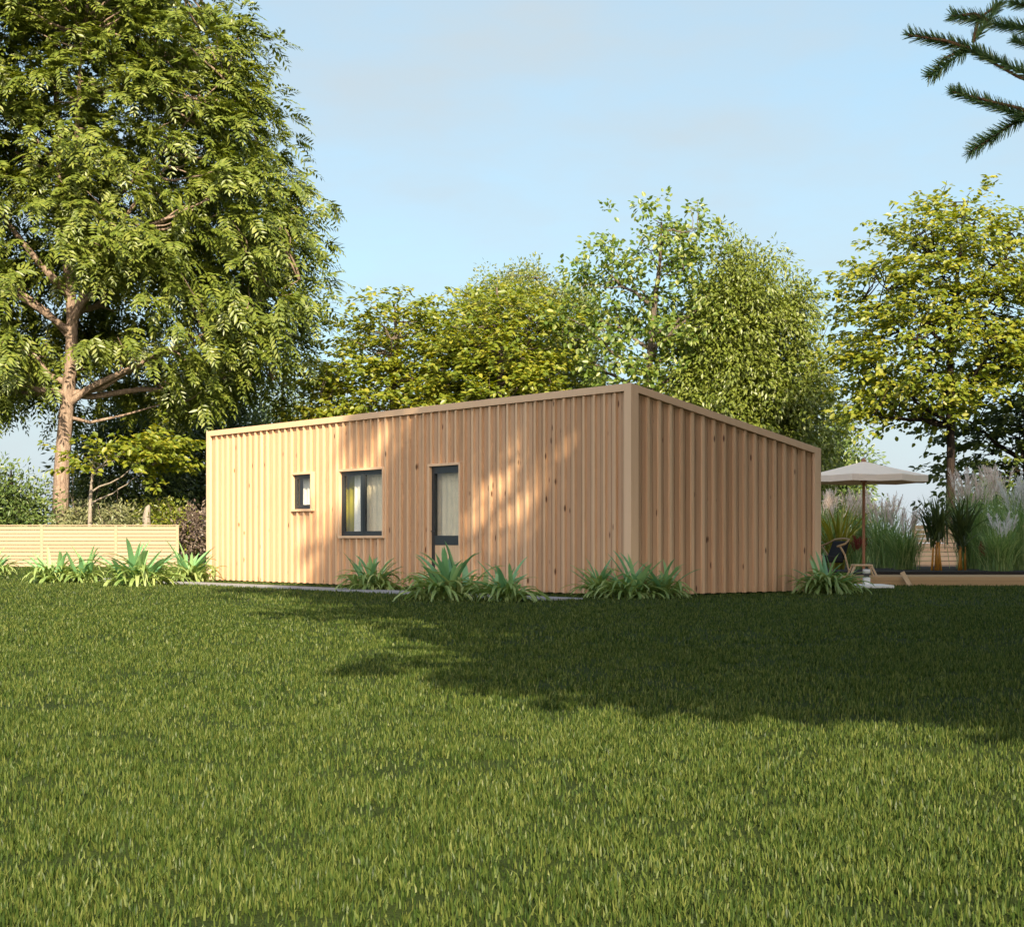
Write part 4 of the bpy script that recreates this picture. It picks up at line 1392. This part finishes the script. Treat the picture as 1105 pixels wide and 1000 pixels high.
# --- spruce at the right edge: only its low shoots reach into the frame
def spruce():
    q = np.random.default_rng(55)
    base = np.array((3.9, 5.4, 0.0))
    root = empty('spruce_tree', tuple(base), 'dark green spruce whose low shoots hang into the top right corner', 'tree')
    H = 11.5
    paths = [(np.array([(0, 0, 0), (0.02, 0, 3), (0, 0.02, 6), (0, 0, 9), (0, 0, H)]), np.array((0.17, 0.14, 0.1, 0.06, 0.015)))]
    shoots = []      # (start, end)

    def branch(a, d, ln, depth, rad0):
        d = d / np.linalg.norm(d)
        e = a + d * ln
        c = (a + e) / 2 - UP * 0.06 * ln
        pts = bez(a, c, e, 6)
        paths.append((pts, np.linspace(rad0, 0.005, 6)))
        return pts
    for z in np.arange(2.6, H - 0.4, 0.42):
        Lb = 2.3 * (1 - (z - 2.2) / (H - 1.6)) + 0.25
        nb_ = 8
        a0_ = q.uniform(0, 2 * np.pi)
        for j in range(nb_):
            a = a0_ + 2 * np.pi * j / nb_ + q.normal(0, 0.15)
            d = np.array((math.cos(a), math.sin(a), -0.12 + q.normal(0, 0.08)))
            ln = Lb * q.uniform(0.8, 1.1)
            tip = np.array((0, 0, z)) + d * ln + base
            # keep the frame free of any shoot except the hand-placed ones below
            if tip[1] > 1.5 and tip[0] < 0.335 * tip[1] + 0.25 and tip[2] < 0.36 * tip[1] + EYE + 0.15:
                continue
            pts = branch(np.array((0, 0, z)), d, ln, 0, 0.03)
            shoots.append((pts[2], pts[-1]))
            sdv = np.array((-d[1], d[0], 0))
            for u in np.linspace(0.25, 0.92, 6):
                p0 = pts[int(u * 5)] * (1 - (u * 5) % 1) + pts[min(5, int(u * 5) + 1)] * ((u * 5) % 1)
                for sg in (-1, 1):
                    e = p0 + (d * 0.7 + sdv * sg * 0.8 + np.array((0, 0, -0.15))) * ln * 0.36 * (1.15 - u) * q.uniform(0.7, 1.2)
                    shoots.append((p0, e))
    # hand-placed shoots that show in the photograph
    Zs = 5.0
    vis = [((1180, 112), (1042, 52), 0), ((1045, 52), (980, 38), 0), ((1042, 52), (1002, 84), 0), ((1050, 46), (1078, 4), 0), ((1066, 22), (1027, 18), 0.0),
           ((1180, 40), (1066, 26), 0.15), ((1180, 150), (1026, 99), -0.1), ((1160, 90), (1046, 165), -0.05), ((1190, 10), (1092, 4), 0.3), ((1190, 75), (1094, 44), 0.35)]
    own = []
    for i, (a, b, dz) in enumerate(vis):
        A, B = at(*a, Zs + dz) - base, at(*b, Zs + dz) - base
        if i == 2 or i == 1:
            A = at(1045, 52, Zs) - base
        own.append((A, B))
        if a[0] > 1150:
            root_ = np.array((0, 0, A[2] + 0.45))
            bp = wobble(bez(root_, A * 0.5 + root_ * 0.5 + UP * 0.05 + q.normal(0, 0.12, 3), A, 10), 0.02, q)
            paths.append((bp, np.linspace(0.024, 0.007, 10)))
            for u in range(2, 10):
                shoots.append((bp[u - 1], bp[u]))
                dl = norm((bp[u] - bp[u - 1])[None])[0]
                for sg in (-1, 1):
                    sdv = norm(np.cross(dl, UP)[None])[0] * sg
                    e = bp[u] + (dl * 0.75 + sdv * 0.7 + UP * q.normal(-0.1, 0.12)) * q.uniform(0.22, 0.42)
                    w = e + base
                    ppx, ppy = CX + w[0] / w[1] * F, HY - (w[2] - EYE) / w[1] * F
                    if ppx < 1125 and ppy > -20:
                        continue
                    shoots.append((bp[u], e))
                    m_ = bp[u] * 0.5 + e * 0.5
                    shoots.append((m_, m_ + (dl * 0.9 + sdv * 0.1) * 0.14))
    allsh = [(s, 420, 0.040) for s in own] + [(s, 44, 0.05) for s in shoots]
    for (a, b), nn_, nl in allsh:
        paths.append((np.array([a, (a + b) / 2 + q.normal(0, 0.01, 3), b]), np.array((0.006, 0.005, 0.003))))
    link('trunk', tubes_mesh('trunk', paths, 6), M['twig'], root, smooth=True)
    bt = []
    for (a, b), nn_, nl in allsh:
        ax = norm((b - a)[None])[0]
        n_ = int(nn_ * max(0.6, np.linalg.norm(b - a) / 0.22)) if nn_ > 100 else int(nn_ * max(0.7, np.linalg.norm(b - a) / 0.4))
        u = q.random(n_)
        rd = norm(np.cross(ax, q.normal(0, 1, (n_, 3))))
        rd[:, 2] += 0.35
        P = a + (b - a) * u[:, None]
        D = rd + ax * 0.95
        N = q.normal(0, 1, (n_, 3))
        bt.append(leaf_arrays(P, D, N, nl * q.uniform(0.75, 1.15, n_) * np.where(u > 0.93, 0.8, 1), 0.0042 if nn_ > 100 else 0.008, 'strip'))
    link('needle', leaf_mesh('needle', bt), M['needle'], root)['kind'] = 'stuff'
    return root


spruce()

# ================================================================== LAWN GRASS
def vnoise(x, y, scale, seed):
    q = np.random.default_rng(seed)
    g = q.random((256, 256))
    X, Yy = x / scale, y / scale
    xi, yi = np.floor(X).astype(int), np.floor(Yy).astype(int)
    fx, fy = X - xi, Yy - yi
    fx, fy = fx * fx * (3 - 2 * fx), fy * fy * (3 - 2 * fy)
    G = lambda i, j: g[i % 256, j % 256]
    return (G(xi, yi) * (1 - fx) + G(xi + 1, yi) * fx) * (1 - fy) + (G(xi, yi + 1) * (1 - fx) + G(xi + 1, yi + 1) * fx) * fy


def free_of_things(x, y):
    p = np.stack([x, y, np.zeros_like(x)], 1)
    hx, hy = to_house(p)
    ok = ~((hx > -0.03) & (hx < HWD + 0.03) & (hy > -0.03) & (hy < HL + 0.03))
    ok &= ~((hx > -1.91) & (hx < -1.14) & (hy > y0p - 0.02) & (hy < y1p + 0.02))
    ok &= ~((x > gx(880, DZ) - 0.02) & (y > DZ - 0.01))
    ok &= ~((np.abs(x - gx(940, 30.2)) < 0.33) & (np.abs(y - 29.95) < 0.76))
    return ok


def lawn_blades():
    q = np.random.default_rng(77)
    bands = [(1.4, 2.9, 7000, 0.0065, 0.037), (2.9, 5.0, 16500, 0.0052, 0.031), (5.0, 8.0, 9500, 0.0058, 0.032), (8.0, 13.0, 4400, 0.008, 0.034), (13.0, 21.0, 1500, 0.0125, 0.037), (21.0, 34.0, 460, 0.023, 0.044), (34.0, 56.0, 60, 0.055, 0.05)]
    Vs, Qs, Ts, b = [], [], [], 0
    for y0, y1, dens, wd, ht in bands:
        wide = 2.8 if y1 < 22 else 1.5
        hw0 = 0.42 * y1 + wide
        n = int(dens * 2 * hw0 * (y1 - y0))
        x = q.uniform(-hw0, hw0, n)
        y = q.uniform(y0, y1, n)
        ok = (np.abs(x) < 0.42 * y + wide) & free_of_things(x, y)
        dn = vnoise(x, y, 0.22, 1) * 0.6 + vnoise(x, y, 0.07, 2) * 0.4
        ok &= q.random(n) < np.maximum(0.2, 1.9 * dn - 0.4)
        x, y, dn = x[ok], y[ok], dn[ok]
        n = len(x)
        az = q.uniform(0, 2 * np.pi, n)
        lean = np.abs(q.normal(0.26, 0.28, n))
        h = ht * q.uniform(0.45, 1.35, n) * (0.7 + 0.6 * dn)
        w = wd * q.uniform(0.6, 1.2, n)
        fz = q.normal(0, 0.5, n) + np.where(q.random(n) < 0.5, 0, np.pi)      # blade faces
        sx, sy = np.cos(az + fz), np.sin(az + fz)
        dx, dy = np.cos(az) * lean * h, np.sin(az) * lean * h
        base = np.stack([x, y, np.full(n, -0.004)], 1)
        side = np.stack([-sy, sx, np.zeros(n)], 1) * (w / 2)[:, None]
        mid = base + np.stack([dx * 0.35, dy * 0.35, h * 0.55], 1)
        tip = base + np.stack([dx, dy, h * (1 - 0.22 * lean)], 1)
        if y0 < 21:
            V = np.stack([base - side, base + side, mid + side * 0.85, mid - side * 0.85, tip], 1)
            i = b + np.arange(n)[:, None] * 5
            Qs.append(i + np.array([[0, 1, 2, 3]]))
            Ts.append(i + np.array([[3, 2, 4]]))
            b += n * 5
        else:
            V = np.stack([base - side, base + side, tip], 1)
            i = b + np.arange(n)[:, None] * 3
            Ts.append(i + np.array([[0, 1, 2]]))
            b += n * 3
        Vs.append(V.reshape(-1, 3))
    me = mesh_np('grass', np.concatenate(Vs), [np.concatenate(Qs), np.concatenate(Ts)])
    o = link('grass', me, M['grass'])
    struct(o, 'stuff')
    tag(o, 'short mown green grass covering the lawn', 'grass')
    return o


lawn_blades()
